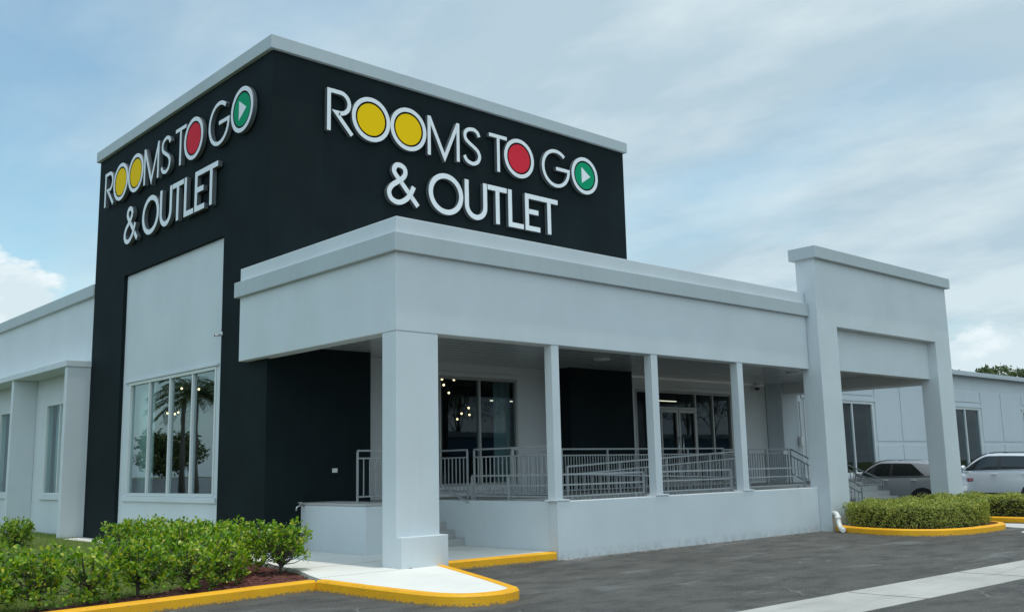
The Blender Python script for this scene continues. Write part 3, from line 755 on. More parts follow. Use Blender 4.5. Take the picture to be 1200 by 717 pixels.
railing('stair_railing', 'stair railing beside the left portal leg dropping towards the asphalt', (17.3, 3.46, 2.11), (17.3, 1.2, .98), (0, .2, .75), 3, 'railings of the side stair', (.2, .75), lambda t: max(1.0 - t * 1.0, .05))
railing('stair_railing', 'stair railing in front of the grey car seen through the portal', (20.0, 3.75, 1.86), (20.0, 1.93, 1.10), (0, .16, .62), 3, 'railings of the side stair', (.16, .62), lambda t: max(1.0 - t * 1.0, .02))
railing('guard_railing', 'low picket railing behind the hedge between portal leg and grey car', (19.0, 2.2, .98), (20.0, 1.95, .95), (0, .8), 2, G1, (0, .8), .02, pitch=.07)
bm = bmesh.new(); tube(bm, [(3.62, 4.4, 1.80), (3.62, 3.55, 1.44), (3.62, 2.66, 1.075), (3.62, 2.60, 1.07), (3.64, 2.58, 1.02)], .022, 10)
h_ = tag(finish('handrail', bm, RAIL), 'slanting round handrail on the wall beside the front steps', 'handrail')
bm = bmesh.new(); tube(bm, [(5.35, 1.15, 1.56), (11.2, 1.15, 1.36)], .022, 8)
tag(finish('handrail', bm, RAIL), 'slim round handrail falling to the right along the ramp', 'handrail')

# ------------------------------------------------------------------ small fittings
bm = bmesh.new(); box(bm, 1.79, 1.91, 4.815, 4.848, 1.70, 1.79); o = tag(finish('wall_outlet', bm, PVC, bevel=.005), 'small white outlet cover on the black wall under the porch', 'outlet')
bm = bmesh.new(); box(bm, 16.98, 17.22, 3.50, 3.52, 1.95, 2.06); tag(finish('notice_plate', bm, PVC, bevel=.003), 'small blank white plate on the railing near the porch corner', 'plate')
t_ = thing('hose_tap', 'small metal hose tap beside the white stair block', 'tap', (1.0, 4.70, 1.0))
bm = bmesh.new(); tube(bm, [(.05, 0, .05), (-.08, 0, .05), (-.13, 0, .02), (-.15, 0, -.05)], .018, 8); finish('spout', bm, STEEL, t_)
bm = bmesh.new(); tube(bm, [(-.06, 0, .06), (-.06, 0, .11)], .01, 8); bar(bm, (-.11, 0, .115), (-.01, 0, .115), .025, .015); finish('tap_handle', bm, STEEL, t_)
def bullet_cam(label, loc, rz):
    t = thing('security_camera', label, 'camera', loc, rz); t.scale = (.6,) * 3
    bm = bmesh.new(); box(bm, -.06, .06, -.03, .0, -.06, .06); tube(bm, [(0, -.03, 0), (0, -.10, -.03)], .02, 8); finish('mount', bm, PVC, t, .004)
    bm = bmesh.new(); tube(bm, [(0, -.06, -.05), (0, -.28, -.09)], .045, 14); finish('camera_body', bm, PVC, t)
    bm = bmesh.new(); tube(bm, [(0, -.281, -.0905), (0, -.29, -.092)], .036, 14); finish('lens', bm, DARKPL, t)
bullet_cam('small white bullet camera at the edge of the tall white tower panel', (.22, 6.93, 4.80), -math.pi / 2)
bullet_cam('small bullet camera under the roof of the low right wing', (27.5, 4.97, 4.55), 0)
t_ = thing('security_camera', 'dark dome camera hanging in the porch corner', 'camera', (18.7, 5.45, 4.32))
bm = bmesh.new(); tube(bm, [(0, 0, 0), (0, 0, -.05), (0, 0, -.12)], [.11, .11, .10], 16); finish('mount', bm, PVC, t_)
bm = bmesh.new(); bmesh.ops.create_uvsphere(bm, u_segments=16, v_segments=10, radius=.095, matrix=Matrix.Translation((0, 0, -.13))); finish('dome', bm, DARKPL, t_, smooth=True)
t_ = thing('drain_pipe', 'white plastic elbow pipe bending down at the foot of the portal leg', 'pipe', (13.0, -.34, 0))
bm = bmesh.new(); tube(bm, [(-.02, .0, .44), (-.06, -.10, .435), (-.12, -.17, .38), (-.16, -.20, .29), (-.19, -.23, .20), (-.25, -.29, .12), (-.35, -.38, .085), (-.43, -.46, .08)], .06, 14); finish('pipe_bend', bm, PVC, t_, smooth=True)
bm = bmesh.new(); tube(bm, [(-.125, -.175, .37), (-.16, -.20, .29)], .07, 14); finish('coupling', bm, PVC, t_)
bm = bmesh.new(); tube(bm, [(-.36, -.39, .084), (-.43, -.46, .08)], .069, 14); finish('coupling', bm, PVC, t_)
bm = bmesh.new(); tube(bm, [(.16, -.10, .10), (.16, -.19, .10)], .055, 16); tag(finish('drain_outlet', bm, DARKPL), 'short round drain stub in the white plinth of the corner pier', 'drain outlet')
t_ = thing('electrical_box', 'white electrical box with conduit on the wall behind the portal', 'electrical box', (20.35, 4.96, 2.4))
bm = bmesh.new(); box(bm, -.09, .09, -.1, .0, -.16, .16); finish('box_body', bm, PVC, t_, .008)
bm = bmesh.new(); tube(bm, [(0, -.05, .16), (0, -.05, 1.35)], .025, 8); tube(bm, [(0, -.05, -.16), (0, -.05, -1.2)], .025, 8); finish('conduit', bm, PVC, t_)
for x, y, lb in ((8.37, 3.0, 'round flush downlight in the porch ceiling before the black wall block'), (16.0, 2.4, 'round flush downlight in the porch ceiling near the portal')):
    t = thing('ceiling_light', lb, 'ceiling light', (x, y, 4.325), 0, 'flush lights in the porch ceiling')
    bm = bmesh.new(); tube(bm, [(0, 0, 0), (0, 0, -.025)], .20, 24); finish('lamp_ring', bm, PVC, t)
    bm = bmesh.new(); tube(bm, [(0, 0, -.0255), (0, 0, -.032)], .155, 24); finish('diffuser', bm, FRAME, t)
# hanging lamps and curtains inside the showroom
first = None
lamps = [(7.72, 8.5, 4.08), (8.7, 9.5, 3.96), (7.77, 7.6, 4.30), (10.29, 10.5, 3.61), (10.82, 11.5, 3.5), (11.57, 12., 3.5), (10.84, 9.5, 3.69), (6.87, 7.5, 4.13), (7.85, 8.2, 4.21), (11.45, 12.5, 3.38), (4., 20.05, 4.37), (5., 21.0, 3.91), (5.5, 21.51, 3.92), (6., 22.36, 4.04), (3., 15.29, 4.3), (3.2, 14.54, 4.23)]
for i, (x, y, z) in enumerate(lamps):
    if first is None:
        first = thing('pendant_lamp', 'glowing warm pendant bulb hanging inside the showroom behind the glass', 'pendant lamp', (x, y, z), 0, 'lit pendant lamps inside the showroom')
        bm = bmesh.new(); tube(bm, [(0, 0, .05), (0, 0, .9)], .006, 6); finish('cord', bm, DARKPL, first)
        bm = bmesh.new(); bmesh.ops.create_uvsphere(bm, u_segments=12, v_segments=8, radius=.032); finish('bulb', bm, BULB, first, smooth=True)
    else:
        c = copy_tree(first); c.location = (x, y, z)
for (x, y, lb) in ((18.33, 9.0, 'lit ceiling lamp strip behind the glass doors'), (21.19, 9.0, 'lit ceiling lamp strip behind the right side light of the shop doors'), (10.4, 9.0, 'long warm lamp strip deep behind the lit shop window')):
    bm = bmesh.new(); box(bm, -.5, .5, -.03, .03, -.03, 0)
    for v in bm.verts: v.co += Vector((x, y, 3.98 if x > 12 else 3.75))
    tag(finish('strip_lamp', bm, TUBE, bevel=.01), lb, 'lamp', 'strip lamps inside the showroom')
def curtain(axis, c, u0, u1, z0, z1, label):
    bm = bmesh.new(); n = int((u1 - u0) / .035); prev = None
    for k in range(n + 1):
        u = u0 + (u1 - u0) * k / n; d = c + .03 * math.sin(k * 1.15) + .012 * math.sin(k * .37)
        q = [bm.verts.new((d, u, z) if axis == 'x' else (u, d, z)) for z in (z0, z1)]
        if prev: f = bm.faces.new((prev[0], q[0], q[1], prev[1])); f.smooth = True
        prev = q
    o = finish('curtain', bm, CURT)
    s = o.modifiers.new('thick', 'SOLIDIFY'); s.thickness = .006
    return tag(o, label, 'curtain', 'pale curtains behind the windows')
curtain('x', .62, 11.45, 13.2, 1.1, 4.3, 'pale green curtain drawn to the far side of the tall tower window')
curtain('x', .62, 16.5, 19.0, 1.1, 4.1, 'pale hanging blind behind the first fin window left of the tower')
curtain('x', .62, 21.4, 24.0, 1.1, 4.1, 'pale hanging blind behind the second fin window, at the left photo edge')
curtain('y', 5.95, 7.35, 7.95, 1.1, 4.2, 'pale curtain at the right side of the lit shop window')
curtain('y', 5.4, 25.85, 26.8, 1.1, 4.2, 'pale curtain in the window behind the grey car')
curtain('y', 5.4, 35.6, 36.8, 1.1, 4.2, 'pale curtain in the window behind the white car')
# showroom furniture seen dimly behind the big windows
def sofa(loc, rz, label, m):
    t = thing('sofa', label, 'sofa', loc, rz)
    bm = bmesh.new(); box(bm, -1, 1, -.42, .42, .12, .42); finish('seat', bm, m, t, .06)
    bm = bmesh.new(); box(bm, -1, 1, .30, .52, .43, .86); finish('backrest', bm, m, t, .07)
    for s in (-1, 1):
        bm = bmesh.new(); box(bm, s * 1.11 - .105, s * 1.11 + .105, -.42, .5, .12, .62); finish('armrest', bm, m, t, .05)
    return t
sofa((6.2, 8.4, 1.02), 0, 'pale sofa standing in the showroom behind the lit shop window', plain('sofa_cloth', (.35, .33, .30), .9))

# ------------------------------------------------------------------ plants
def leaf(bm, p, d, n, L, W):
    s = d.cross(n).normalized() * W / 2; u = d * L
    fold = n * W * .12
    pts = [p, p + u * .45 + s * .8 + fold, p + u * .8 + s + fold, p + u * 1.0 + s * .35, p + u * 1.0 - s * .35, p + u * .8 - s + fold, p + u * .45 - s * .8 + fold]
    bm.faces.new([bm.verts.new(q) for q in pts])
def rvec(r):
    while True:
        v = Vector((r.uniform(-1, 1), r.uniform(-1, 1), r.uniform(-1, 1)))
        if .05 < v.length < 1: return v.normalized()
def shrub_meshes(seed, h, rx, nt_, per, L=.075, low=.25):
    r = random.Random(seed); st = bmesh.new(); fo = bmesh.new()
    base = Vector((0, 0, 0)); top = Vector((r.uniform(-.05, .05), r.uniform(-.05, .05), h * .42))
    tube(st, [base, base.lerp(top, .5) + Vector((r.uniform(-.02, .02), r.uniform(-.02, .02), 0)), top], [.022, .018, .014], 6)
    for k in range(nt_):
        a = r.random() * 6.283; q = math.sqrt(r.random()); zz = low + (1 - low) * r.random() ** .8
        rr = rx * q * (1.0 if zz < .85 else .85)
        tip = Vector((math.cos(a) * rr, math.sin(a) * rr, h * zz * r.uniform(.84, 1.07)))
        st0 = base.lerp(top, r.uniform(.25, 1.)); mid = st0.lerp(tip, .5) + Vector((0, 0, -.04))
        if k % 2 == 0: tube(st, [st0, mid, tip], [.009, .007, .004], 5, cap=False)
        up = (tip - st0).normalized() * .5 + Vector((0, 0, .8)); up.normalize()
        for j in range(per):
            o = rvec(r); d = (o + up * .75).normalized(); n = (up + rvec(r) * .6).normalized()
            pp = tip - up * r.uniform(0, .11) + o * r.uniform(0, .03)
            leaf(fo, pp, d, n, L * r.uniform(.65, 1.2), L * r.uniform(.42, .62))
    return st, fo
variants = []
for i, (h, rx, n_, per, low) in enumerate(((.80, .46, 95, 11, .24), (.82, .52, 90, 11, .16), (.92, .50, 150, 11, .16), (.95, .54, 160, 11, .12), (.90, .46, 120, 11, .34), (.92, .50, 190, 11, .0))):
    st, fo = shrub_meshes(40 + i, h * .95, rx, int(n_ * 1.1), per + 1, .075, low)
    ms = bpy.data.meshes.new('trunk'); st.to_mesh(ms); st.free(); ms.materials.append(BARK)
    mf = bpy.data.meshes.new('foliage'); fo.to_mesh(mf); fo.free(); mf.materials.append(LEAF)
    variants.append((ms, mf))
def shrub(x, y, z, vi, s, label, group='green leaved shrubs of the corner planting'):
    t = thing('shrub', label, 'shrub', (x, y, z), random.random() * 6.28, group); t.scale = (s, s, s * random.uniform(.95, 1.05))
    for nm, me in zip(('trunk', 'foliage'), variants[vi]):
        o = link(bpy.data.objects.new(nm, me)); o.parent = t
front = [(-6.6, -.12, 'sparse low shrub cut by the left photo edge, ending the front row'), (-6.05, .1, 'sparse low shrub of the front row, next to the one cut by the photo edge'), (-5.5, -.08, 'sparse low front row shrub, fourth from the walkway along the yellow kerb'), (-4.82, .12, 'sparse low front row shrub, third from the walkway along the yellow kerb'), (-4.1, .26, 'sparse low front row shrub, second from the walkway along the yellow kerb'), (-3.36, .36, 'sparse low front row shrub on the mulch, nearest the walkway')]
for i, (x, y, lb) in enumerate(front): shrub(x, y, .09, i % 2, 1., lb)
shrub(-5.9, 1.3, .09, 1, .95, 'sparse shrub on the grass behind the left end of the front row')
shrub(-2.75, .75, .09, 1, .95, 'sparse shrub with visible stems on the mulch before the dense clump')
back = [(-1.98, 5.6), (-1.85, 4.9), (-1.75, 4.2), (-1.7, 3.5), (-1.72, 2.8), (-1.85, 2.1), (-2.25, 1.6), (-2.5, 2.6), (-2.45, 3.5), (-2.6, 4.6)]
for i, (x, y) in enumerate(back): shrub(x, y, .09, 2 + i % 2, .93, 'dense leafy shrub of the thick back clump before the tower foot')
shrub(-1.32, 1.38, .09, 4, 1., 'bushy shrub on one bare stem at the right end of the planting by the walkway', None)
shrub(-2.2, 12.5, .08, 5, .80, 'single round shrub on the lawn before the fins of the left wing', None)

def hedge(poly, z0, z1, n, label, seed, L=.05):
    r = random.Random(seed); T = thing('clipped_hedge', label, 'hedge', (poly[0][0], poly[0][1], z0))
    o = Vector((poly[0][0], poly[0][1], z0)); bm = bmesh.new()
    E = [(Vector(poly[i]), Vector(poly[(i + 1) % len(poly)])) for i in range(len(poly))]; Ls = [(b - a).length for a, b in E]
    xs = [p[0] for p in poly]; ys = [p[1] for p in poly]; cx, cy = sum(xs) / len(xs), sum(ys) / len(ys)
    H = z1 - z0
    def top(x, y): return H * (1 + .07 * math.sin(x * 5.1 + y * 2) + .06 * math.sin(y * 6.3 - x * 3.1) + .04 * math.sin(x * 13 + y * 11))
    for k in range(n):
        if r.random() < .55:
            a, b = r.choices(E, Ls)[0]; p = a.lerp(b, r.random()); f = abs(r.gauss(0, .05)) + .0
            z = r.random() ** .8; q = p.lerp(Vector((cx, cy)), f + .05 * math.sin(p.x * 7 + p.y * 9 + z * 5) ** 2 + (.05 if z > .85 else 0)); nv = Vector((p.x - cx, p.y - cy, .4 * (Vector((p.x - cx, p.y - cy)).length))).normalized()
            P = Vector((q.x, q.y, z0 + .03 + z * top(q.x, q.y)))
        else:
            while True:
                x, y = r.uniform(min(xs), max(xs)), r.uniform(min(ys), max(ys))
                if in_poly(x, y, poly): break
            P = Vector((x, y, z0 + top(x, y) - abs(r.gauss(0, .05)) + .02)); nv = Vector((0, 0, 1))
        d = (rvec(r) + nv * .7).normalized(); leaf(bm, P - o, d, (nv + rvec(r) * .7).normalized(), L * r.uniform(.7, 1.35), L * r.uniform(.4, .65))
    finish_o = bpy.data.meshes.new('foliage'); bm.to_mesh(finish_o); bm.free(); finish_o.materials.append(HLEAF)
    fo = link(bpy.data.objects.new('foliage', finish_o)); fo.parent = T
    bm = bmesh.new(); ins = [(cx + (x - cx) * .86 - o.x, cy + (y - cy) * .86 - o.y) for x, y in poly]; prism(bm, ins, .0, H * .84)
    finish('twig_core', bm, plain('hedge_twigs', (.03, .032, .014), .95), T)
hedge(smooth_line([(13.15, -.5), (12.75, -1.0), (12.52, -1.8), (12.55, -2.5), (12.85, -3.0), (13.6, -3.25), (15.3, -3.22), (15.85, -2.9), (16.0, -2.3), (16.05, -.5)], 1), .12, .66, 26000, 'clipped hedge in the yellow kerbed bed before the portal', 5, .042)
hedge(smooth_line([(18.75, .3), (18.45, -.5), (18.3, -1.6), (18.25, -3), (18.4, -6.5), (18.8, -7.7), (19.5, -8.0), (20.1, -7.3), (20.25, -5), (20.25, .3)], 1), .12, .64, 20000, 'clipped hedge in the farther yellow kerbed bed at the right photo edge', 6, .055)

# trees beyond the right wing and palms across the lot
def broad_tree(name, label, x, y, h, rr, seed, group=None, cat='tree', n=9000):
    r = random.Random(seed); T = thing(name, label, cat, (x, y, 0), 0, group)
    bm = bmesh.new(); tube(bm, [(0, 0, 0), (.1, .05, h * .3), (.05, 0, h * .62)], [.22, .17, .09], 9)
    cl = []
    for k in range(16):
        a = r.random() * 6.283; q = r.random() ** .5 * rr; z = h * r.uniform(.5, .97); c = Vector((math.cos(a) * q * (1.15 - .6 * z / h), math.sin(a) * q * (1.15 - .6 * z / h), z)); cl.append((c, rr * r.uniform(.25, .45)))
        if k < 8: tube(bm, [(.06, .02, h * r.uniform(.28, .55)), (c.x * .5, c.y * .5, (c.z + h * .4) / 2), c], [.07, .05, .02], 5, cap=False)
    finish('trunk', bm, BARK, T)
    bm = bmesh.new()
    for k in range(n):
        c, s = r.choice(cl); v = rvec(r); P = c + Vector((v.x * s, v.y * s, v.z * s * .75)) * r.uniform(.55, 1.08)
        leaf(bm, P, (rvec(r) + Vector((0, 0, -.2))).normalized(), (v + rvec(r) * .8).normalized(), .22 * r.uniform(.7, 1.3), .13 * r.uniform(.7, 1.3))
    me = bpy.data.meshes.new('crown'); bm.to_mesh(me); bm.free(); me.materials.append(TLEAF); o = link(bpy.data.objects.new('crown', me)); o.parent = T
def palm(label, x, y, h, seed, group=None, fl=2.3, nf=18):
    r = random.Random(seed); T = thing('palm_tree', label, 'palm', (x, y, 0), 0, group)
    bm = bmesh.new(); tube(bm, [(0, 0, 0), (.1, .05, h * .4), (.05, .12, h * .75), (.02, .1, h)], [.2, .15, .13, .1], 10); finish('trunk', bm, PBARK, T)
    bm = bmesh.new(); top = Vector((.02, .1, h))
    for k in range(nf):
        a = 6.283 * k / nf + r.uniform(-.2, .2); el = r.uniform(-.15, 1.25); L = fl * r.uniform(.85, 1.1); pts = []
        for j in range(9):
            t = j / 8; dr = el - 1.7 * t * t * .8
            pts.append(top + Vector((math.cos(a) * L * t * math.cos(el * .7), math.sin(a) * L * t * math.cos(el * .7), L * (t * math.sin(el) - .62 * t * t))))
        tube(bm, pts, [.03 - .0028 * j for j in range(9)], 4, cap=False)
        for j in range(1, 9):
            for q in range(4):
                p = pts[j - 1].lerp(pts[j], q / 4); d0 = (pts[j] - pts[j - 1]).normalized(); sd_ = d0.cross(Vector((0, 0, 1))).normalized()
                for s in (-1, 1):
                    d = (sd_ * s + d0 * .7 + Vector((0, 0, -.35 + r.uniform(-.25, .25)))).normalized()
                    leaf(bm, p, d, Vector((0, 0, 1)), .55 * (1 - .5 * abs(j / 8 - .45)) * r.uniform(.85, 1.1), .05)
    me = bpy.data.meshes.new('crown'); bm.to_mesh(me); bm.free(); me.materials.append(PLEAF); o = link(bpy.data.objects.new('crown', me)); o.parent = T
broad_tree('leafy_tree', 'rounded dark tree showing over the low right roof, nearest the portal', 68.6, 17.4, 8.3, 2.2, 21)
broad_tree('leafy_tree', 'pointed dark tree showing over the low right roof, beyond the rounded one', 77.6, 18.2, 9.2, 2.9, 22)
broad_tree('leafy_tree', 'dark tree showing over the low right roof at the photo edge', 86.5, 18.4, 9.7, 3.2, 23)
palm('small palm top just visible over the low right roof beside the portal', 63.6, 17.9, 7.7, 31, None, 1.4, 12)
for i, (x, y, h) in enumerate(((-9.5, 30, 5.4), (-12.5, 36.5, 6.0), (-8.0, 42, 6.2), (-15.5, 31, 6.2), (-16, 46, 7.0))):
    palm('green palm across the left lawn, seen mirrored in the tall tower window', x, y, h, 50 + i, 'palms mirrored in the tower window')
for i in range(9):
    broad_tree('leafy_tree', 'broad tree across the parking lot, outside the photo', 22 + i * 10 + (i % 3) * 2, -46 - (i % 2) * 5, 13 + (i * 37 % 5) * .8, 5.6, 70 + i, 'trees across the parking lot', n=3200)
for i, (x, y, h) in enumerate(((-19, 55, 4.2), (-4, 54, 3.8), (-30, 52, 4.6))):
    broad_tree('leafy_tree', 'round tree across the left lawn, seen mirrored in the tall tower window', x, y, h, 2.6, 90 + i, 'trees mirrored in the tower window', n=7000)
bm = bmesh.new(); box(bm, -45, -2, 58, 58.3, 0, 1.5); tag(finish('garden_wall', bm, WHITE), 'low pale wall beyond the palms, mirrored in the tall tower window', 'wall')
W_ = thing('neighbour_building', 'low pale blue building across the parking lot mirrored in the shop doors', 'building', (60, -40, 0))
bm = bmesh.new(); box(bm, -22, 22, -4, 4, 0, 4.2); finish('wall', bm, plain('blue_wall', (.16, .27, .38), .8), W_)
bm = bmesh.new(); box(bm, -22.3, 22.3, -4.3, 4.3, 4.2, 4.6); finish('roof', bm, TRIM, W_)
for k in range(8):
    bm = bmesh.new(); box(bm, -19 + k * 5, -17 + k * 5, 3.99, 4.03, 1, 2.6); finish('window', bm, DARKPL, W_)

# ------------------------------------------------------------------ cars
def car_paint(name, col):
    m, nt, b, _ = newmat(name); b.inputs['Base Color'].default_value = (*col, 1); b.inputs['Metallic'].default_value = .35
    b.inputs['Roughness'].default_value = .3; b.inputs['Coat Weight'].default_value = .8; b.inputs['Coat Roughness'].default_value = .04
    return m
CGLASS = plain('car_glass', (.012, .016, .017), .04, 0, .8)
TYRE = plain('tyre_rubber', (.018, .018, .019), .8); RIMM = plain('alloy_rim', (.45, .46, .47), .3, .9)
TAIL = plain('tail_lamp_red', (.16, .008, .010), .12); CHROME = plain('chrome', (.75, .76, .77), .12, 1.)
HEADL = plain('headlamp_glass', (.7, .72, .74), .1)

def build_car(label, loc, rz, paint, roof_h, tail_drop, group, lift=.14, gend=-1.86, clad=.335):
    T = thing('parked_car', label, 'car', loc, rz, group)
    W, X0, X1 = .90, -2.20, 2.2
    def zt(x):   # shoulder line: tail, long belt, bonnet
        if x < -1.7: return 1.06 + lift - .05 * ((-1.7 - x) / .5)
        if x < .75: return 1.06 + lift - .035 * (x + 1.7) / 2.45
        return 1.025 + lift - .17 * ((x - .75) / 1.45) ** 1.4
    def zb(x): return .24 + (.10 * ((-x - 1.75) / .45) ** 1.5 if x < -1.75 else 0) + (.06 * ((x - 1.75) / .45) if x > 1.75 else 0)
    def plan(x): return 1 - .07 * max(0, (-x - 1.6) / .82) ** 2.2 - .22 * max(0, (x - 1.35) / .85) ** 2.0
    PR = ((0, .94), (.10, .985), (.35, 1.), (.62, .992), (.80, .975), (.93, .945), (1., .90))
    def prof(s):
        for (a, p), (b, q) in zip(PR, PR[1:]):
            if s <= b: return p + (q - p) * (s - a) / (b - a)
        return .9
    def hw(x, z): return W * plan(x) * prof(min(max((z - zb(x)) / (zt(x) - zb(x)), 0), 1))
    xs = [X0, X0 + .04, X0 + .12] + [-2 + .1 * k for k in range(41)] + [X1 - .1, X1 - .03, X1]
    ss = [0, .05, .12, .25, .4, .55, .7, .82, .92, .97, 1.]
    bm = bmesh.new(); rows = []
    for i, x in enumerate(xs):
        end = {0: .90, 1: .955, 2: .985, len(xs) - 1: .86, len(xs) - 2: .94, len(xs) - 3: .98}.get(i, 1.)
        z0, z1 = zb(x), zt(x); mz = (z0 + z1) / 2; row = []
        for s in ss: z = z0 + (z1 - z0) * s; row.append((hw(x, z) * end, mz + (z - mz) * (.9 + .1 * end)))
        full = [(y, z) for y, z in row] + [(row[-1][0] * .5, row[-1][1] + .022), (0, row[-1][1] + .03)] + [(-row[-1][0] * .5, row[-1][1] + .022)] + [(-y, z) for y, z in row[::-1]]
        rows.append([bm.verts.new((x, y, z)) for y, z in full])
    n = len(rows[0])
    for a, b in zip(rows, rows[1:]):
        for k in range(n): bm.faces.new((a[k], a[(k + 1) % n], b[(k + 1) % n], b[k]))
    bm.faces.new(rows[0]); bm.faces.new(rows[-1][::-1])
    body = finish('body', bm, paint, T, smooth=True)
    bd = body.modifiers.new('edge', 'EDGE_SPLIT'); bd.split_angle = rad(50)
    # cabin
    XA, XR0, XR1, XT = 1.02, .10, -1.38 - tail_drop, -2.12
    def zr(x):
        base = zt(x) - .01
        if x > XR0: t = (x - XR0) / (XA - XR0); return base + (roof_h - base) * (1 - t ** 1.55) if t < 1 else base
        if x < XR1: t = (XR1 - x) / (XR1 - XT); return base + (roof_h - .055 - base) * (1 - t ** 2.0)
        u = (x - XR1) / (XR0 - XR1); return roof_h - .055 * (1 - u) ** 2
    def cy(x, t):  # half width of the cabin side, t 0 at the belt, 1 at the roof edge
        p = 1 - .10 * max(0, (x - .2) / .9) ** 2 - .10 * max(0, (-x - 1.2) / .9) ** 2
        return (.845 - .215 * t ** 1.25) * p
    def cz(x, t): return zt(x) - .015 + (zr(x) - .03 - zt(x) + .015) * t
    cx_ = [XA - (XA - XT) * k / 44 for k in range(45)]; ts = [0, .15, .35, .55, .75, .9, 1.]
    bm = bmesh.new(); rows = []
    for x in cx_:
        e = [(cy(x, t), cz(x, t)) for t in ts]; y1, z1 = e[-1]; h_ = min(.03, max(.0, zr(x) - z1))
        e += [(y1 * .86, z1 + h_ * .75), (y1 * .5, z1 + h_)]
        full = e + [(0, z1 + h_ * 1.15)] + [(-y, z) for y, z in e[::-1]]
        rows.append([bm.verts.new((x, y, z)) for y, z in full])
    for a, b in zip(rows, rows[1:]):
        for k in range(len(a) - 1): bm.faces.new((a[k], a[k + 1], b[k + 1], b[k]))
    finish('roof', bm, paint, T, smooth=True)
    def side_panel(name, x0, x1, lo, hi, m, parent, off, n=14, side=1, f=None):
        bm = bmesh.new(); R_ = []
        for k in range(n + 1):
            x = x0 + (x1 - x0) * k / n; a, b = lo(x), hi(x); col = []
            for j in range(9):
                v = a + (b - a) * j / 8; y, z = (cy(x, v) + off, cz(x, v)) if f is None else (hw(x, v) + off, v); col.append(bm.verts.new((x, side * y, z)))
            R_.append(col)
        for a, b in zip(R_, R_[1:]):
            for j in range(8): bm.faces.new((a[j], a[j + 1], b[j + 1], b[j]))
        return finish(name, bm, m, parent, smooth=True)
    for s in (1, -1):
        # blackout band, then the glass of each side window a little proud of it
        top = lambda x: .90 if x < .1 else .90 - .30 * ((x - .1) / .9) ** 1.5
        tl = lambda x: min(top(x), .90 * max(.02, 1 - max(0, (gend + .48 - x) / .50) ** 1.1))
        side_panel('window_surround', gend, .92, lambda x: .05, lambda x: max(.06, tl(x)), DARKPL, T, .006, 26, s)
        side_panel('side_window', -.22, .80, lambda x: .10, lambda x: max(.12, top(x) - .05 - .1 * max(0, x - .45)), CGLASS, T, .010, 14, s)
        side_panel('side_window', max(-1.26, gend + .06), -.32, lambda x: .10, lambda x: max(.12, min(.85, tl(x) - .04)), CGLASS, T, .010, 14, s)
        if gend < -1.7: side_panel('side_window', -1.74, -1.34, lambda x: .10, lambda x: max(.12, tl(x) - .05), CGLASS, T, .010, 8, s)
        for x0, x1 in ((-.27, .88), (-1.22, -.285)):
            d_ = side_panel('door', x0, x1, lambda x: .36 + .30 * max(0, (-x - .85) / .37) ** 2, lambda x: zt(x) - .06, paint, T, .005, 14, s, 1)
            bm = bmesh.new(); xh = x0 + .17; zh = .93 + lift; yh = s * (hw(xh, zh) + .018); bar(bm, (xh - .09, yh, zh - .015), (xh + .09, yh, zh - .01), .035, .03); finish('handle', bm, PVC, d_, .006)
        side_panel('chrome_strip', -1.74, .86, lambda x: zt(x) - .045, lambda x: zt(x) - .027, CHROME, T, .008, 20, s, 1)
        bm = bmesh.new(); xm = .78; bmesh.ops.create_uvsphere(bm, u_segments=14, v_segments=10, radius=1, matrix=Matrix.Translation((xm, s * 1.00, 1.12 + lift)) @ Matrix.Diagonal((.07, .12, .085, 1))); bar(bm, (xm + .02, s * .82, 1.05 + lift), (xm, s * .95, 1.07 + lift), .05, .03)
        finish('side_mirror', bm, paint, T, smooth=True)
        side_panel('tail_light', -2.16, -1.80, lambda x: .88 + .08 * (x + 2.2), lambda x: 1.04, TAIL, T, .008, 8, s, 1)
        side_panel('headlight', 1.75, 2.08, lambda x: .70, lambda x: .80, HEADL, T, .008, 8, s, 1)
        side_panel('sill_cladding', -.95, .95, lambda x: .245, lambda x: clad, DARKPL, T, .010, 12, s, 1)
        for xw in (-1.32, 1.30):
            y0 = s * (hw(xw, .6) + .008)
            bm = bmesh.new(); r1 = .47; pts = [(xw + r1 * math.cos(rad(a)), y0, .36 + r1 * math.sin(rad(a))) for a in range(-20, 201, 10)]
            f_ = [bm.verts.new(p) for p in pts]; b_ = [bm.verts.new((p[0], y0 - s * .06, p[2])) for p in pts]
            bm.faces.new(f_); bm.faces.new(b_[::-1])
            for k in range(len(f_)): bm.faces.new((f_[k], f_[(k + 1) % len(f_)], b_[(k + 1) % len(f_)], b_[k]))
            finish('wheel_arch', bm, DARKPL, T)
            wl = bpy.data.objects.new('wheel', None); link(wl); wl.parent = T; wl.location = (xw, s * .80, .35)
            bm = bmesh.new(); pr = ((.225, -.10), (.30, -.115), (.335, -.10), (.35, -.06), (.35, .09), (.335, .14), (.30, .152), (.24, .15), (.225, .13)); rg = []
            for k in range(32):
                a = 2 * math.pi * k / 32; rg.append([bm.verts.new((r * math.cos(a), s * y, r * math.sin(a))) for r, y in pr])
            for k in range(32):
                for j in range(len(pr) - 1): bm.faces.new((rg[k][j], rg[k][j + 1], rg[(k + 1) % 32][j + 1], rg[(k + 1) % 32][j]))
            finish('tyre', bm, TYRE, wl, smooth=True)
            bm = bmesh.new(); tube(bm, [(0, s * .02, 0), (0, s * .05, 0)], .226, 28)
            for k in range(5):
                a = 2 * math.pi * k / 5 + .3; bar(bm, (.04 * math.cos(a), s * .135, .04 * math.sin(a)), (.222 * math.cos(a), s * .12, .222 * math.sin(a)), .06, .05)
            tube(bm, [(0, s * .08, 0), (0, s * .145, 0)], .05, 12)
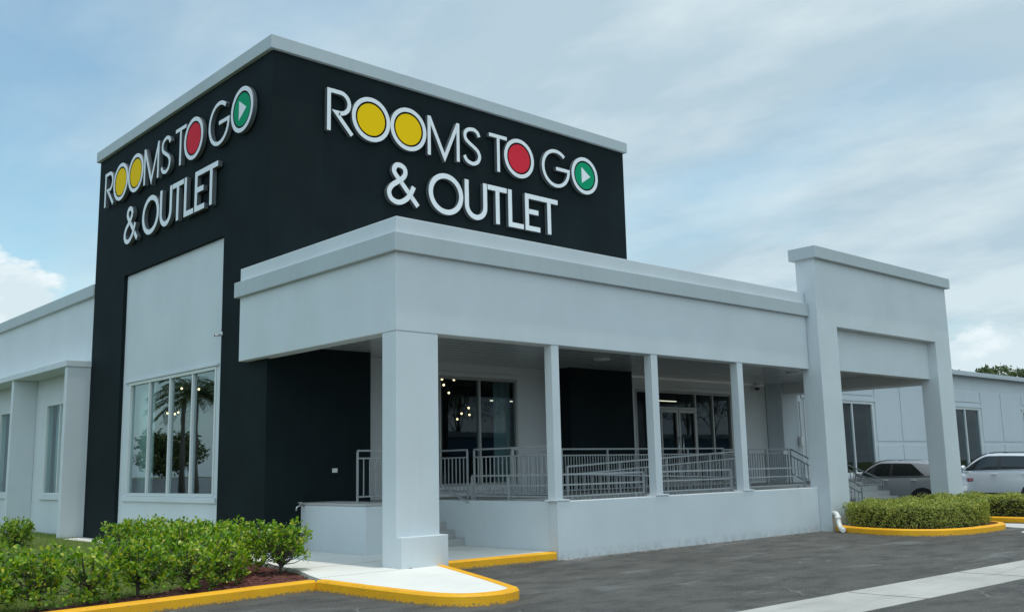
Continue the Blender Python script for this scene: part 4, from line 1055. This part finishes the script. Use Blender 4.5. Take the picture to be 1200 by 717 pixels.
            finish('rim', bm, RIMM, wl)
    # glass at both ends of the cabin
    def end_glass(name, xa, xb, off):
        bm = bmesh.new(); R_ = []
        for k in range(9):
            x = xa + (xb - xa) * k / 8; row = []
            for j in range(11):
                u = -1 + 2 * j / 10; y1 = cy(x, 1) * .93; row.append(bm.verts.new((x + off * .6, y1 * u, zr(x) + .012 * (1 - u * u) + abs(off))))
            R_.append(row)
        for a, b in zip(R_, R_[1:]):
            for j in range(10): bm.faces.new((a[j], a[j + 1], b[j + 1], b[j]))
        finish(name, bm, CGLASS, T, smooth=True)
    end_glass('windshield', .94, .18, .012); end_glass('rear_window', -1.62, -2.05, -.012)
    bm = bmesh.new(); box(bm, -2.27, -2.10, -.80, .80, .40, .64); finish('rear_bumper', bm, DARKPL, T, .03)
    for s in (-1, 1):
        bm = bmesh.new(); box(bm, -2.222, -2.12, min(s * .40, s * .80), max(s * .40, s * .80), .92 + lift * .4, 1.04 + lift * .4); finish('tail_light', bm, TAIL, T, .02)
    bm = bmesh.new(); box(bm, -2.222, -2.15, -.26, .26, .70, .84); finish('number_plate', bm, PVC, T, .008)
    bm = bmesh.new()
    for s in (-1, 1): tube(bm, [(.1, s * .56, roof_h + .0), (-.1, s * .575, roof_h + .035), (-1.2, s * .565, roof_h + .015), (-1.4, s * .555, roof_h - .05)], .014, 6)
    finish('roof_rails', bm, DARKPL if tail_drop else CHROME, T)
    bm = bmesh.new(); tube(bm, [(-1.30, 0, roof_h - .02), (-1.42, 0, roof_h + .05)], [.03, .008], 6); finish('antenna', bm, paint, T)
    return T
build_car('silver grey hatchback style car parked nose in behind the right portal leg', (22.05, 2.55, .0), math.pi / 2, car_paint('silver_paint', (.44, .47, .50)), 1.68, .0, 'cars parked before the right wing', .14, -1.40)
build_car('white silver estate car parked nose in at the right photo edge', (26.25, .80, .0), math.pi / 2, car_paint('white_silver_paint', (.78, .81, .84)), 1.72, .12, 'cars parked before the right wing', .16, -1.86, .50).scale = (1.08, 1.05, 1.08)
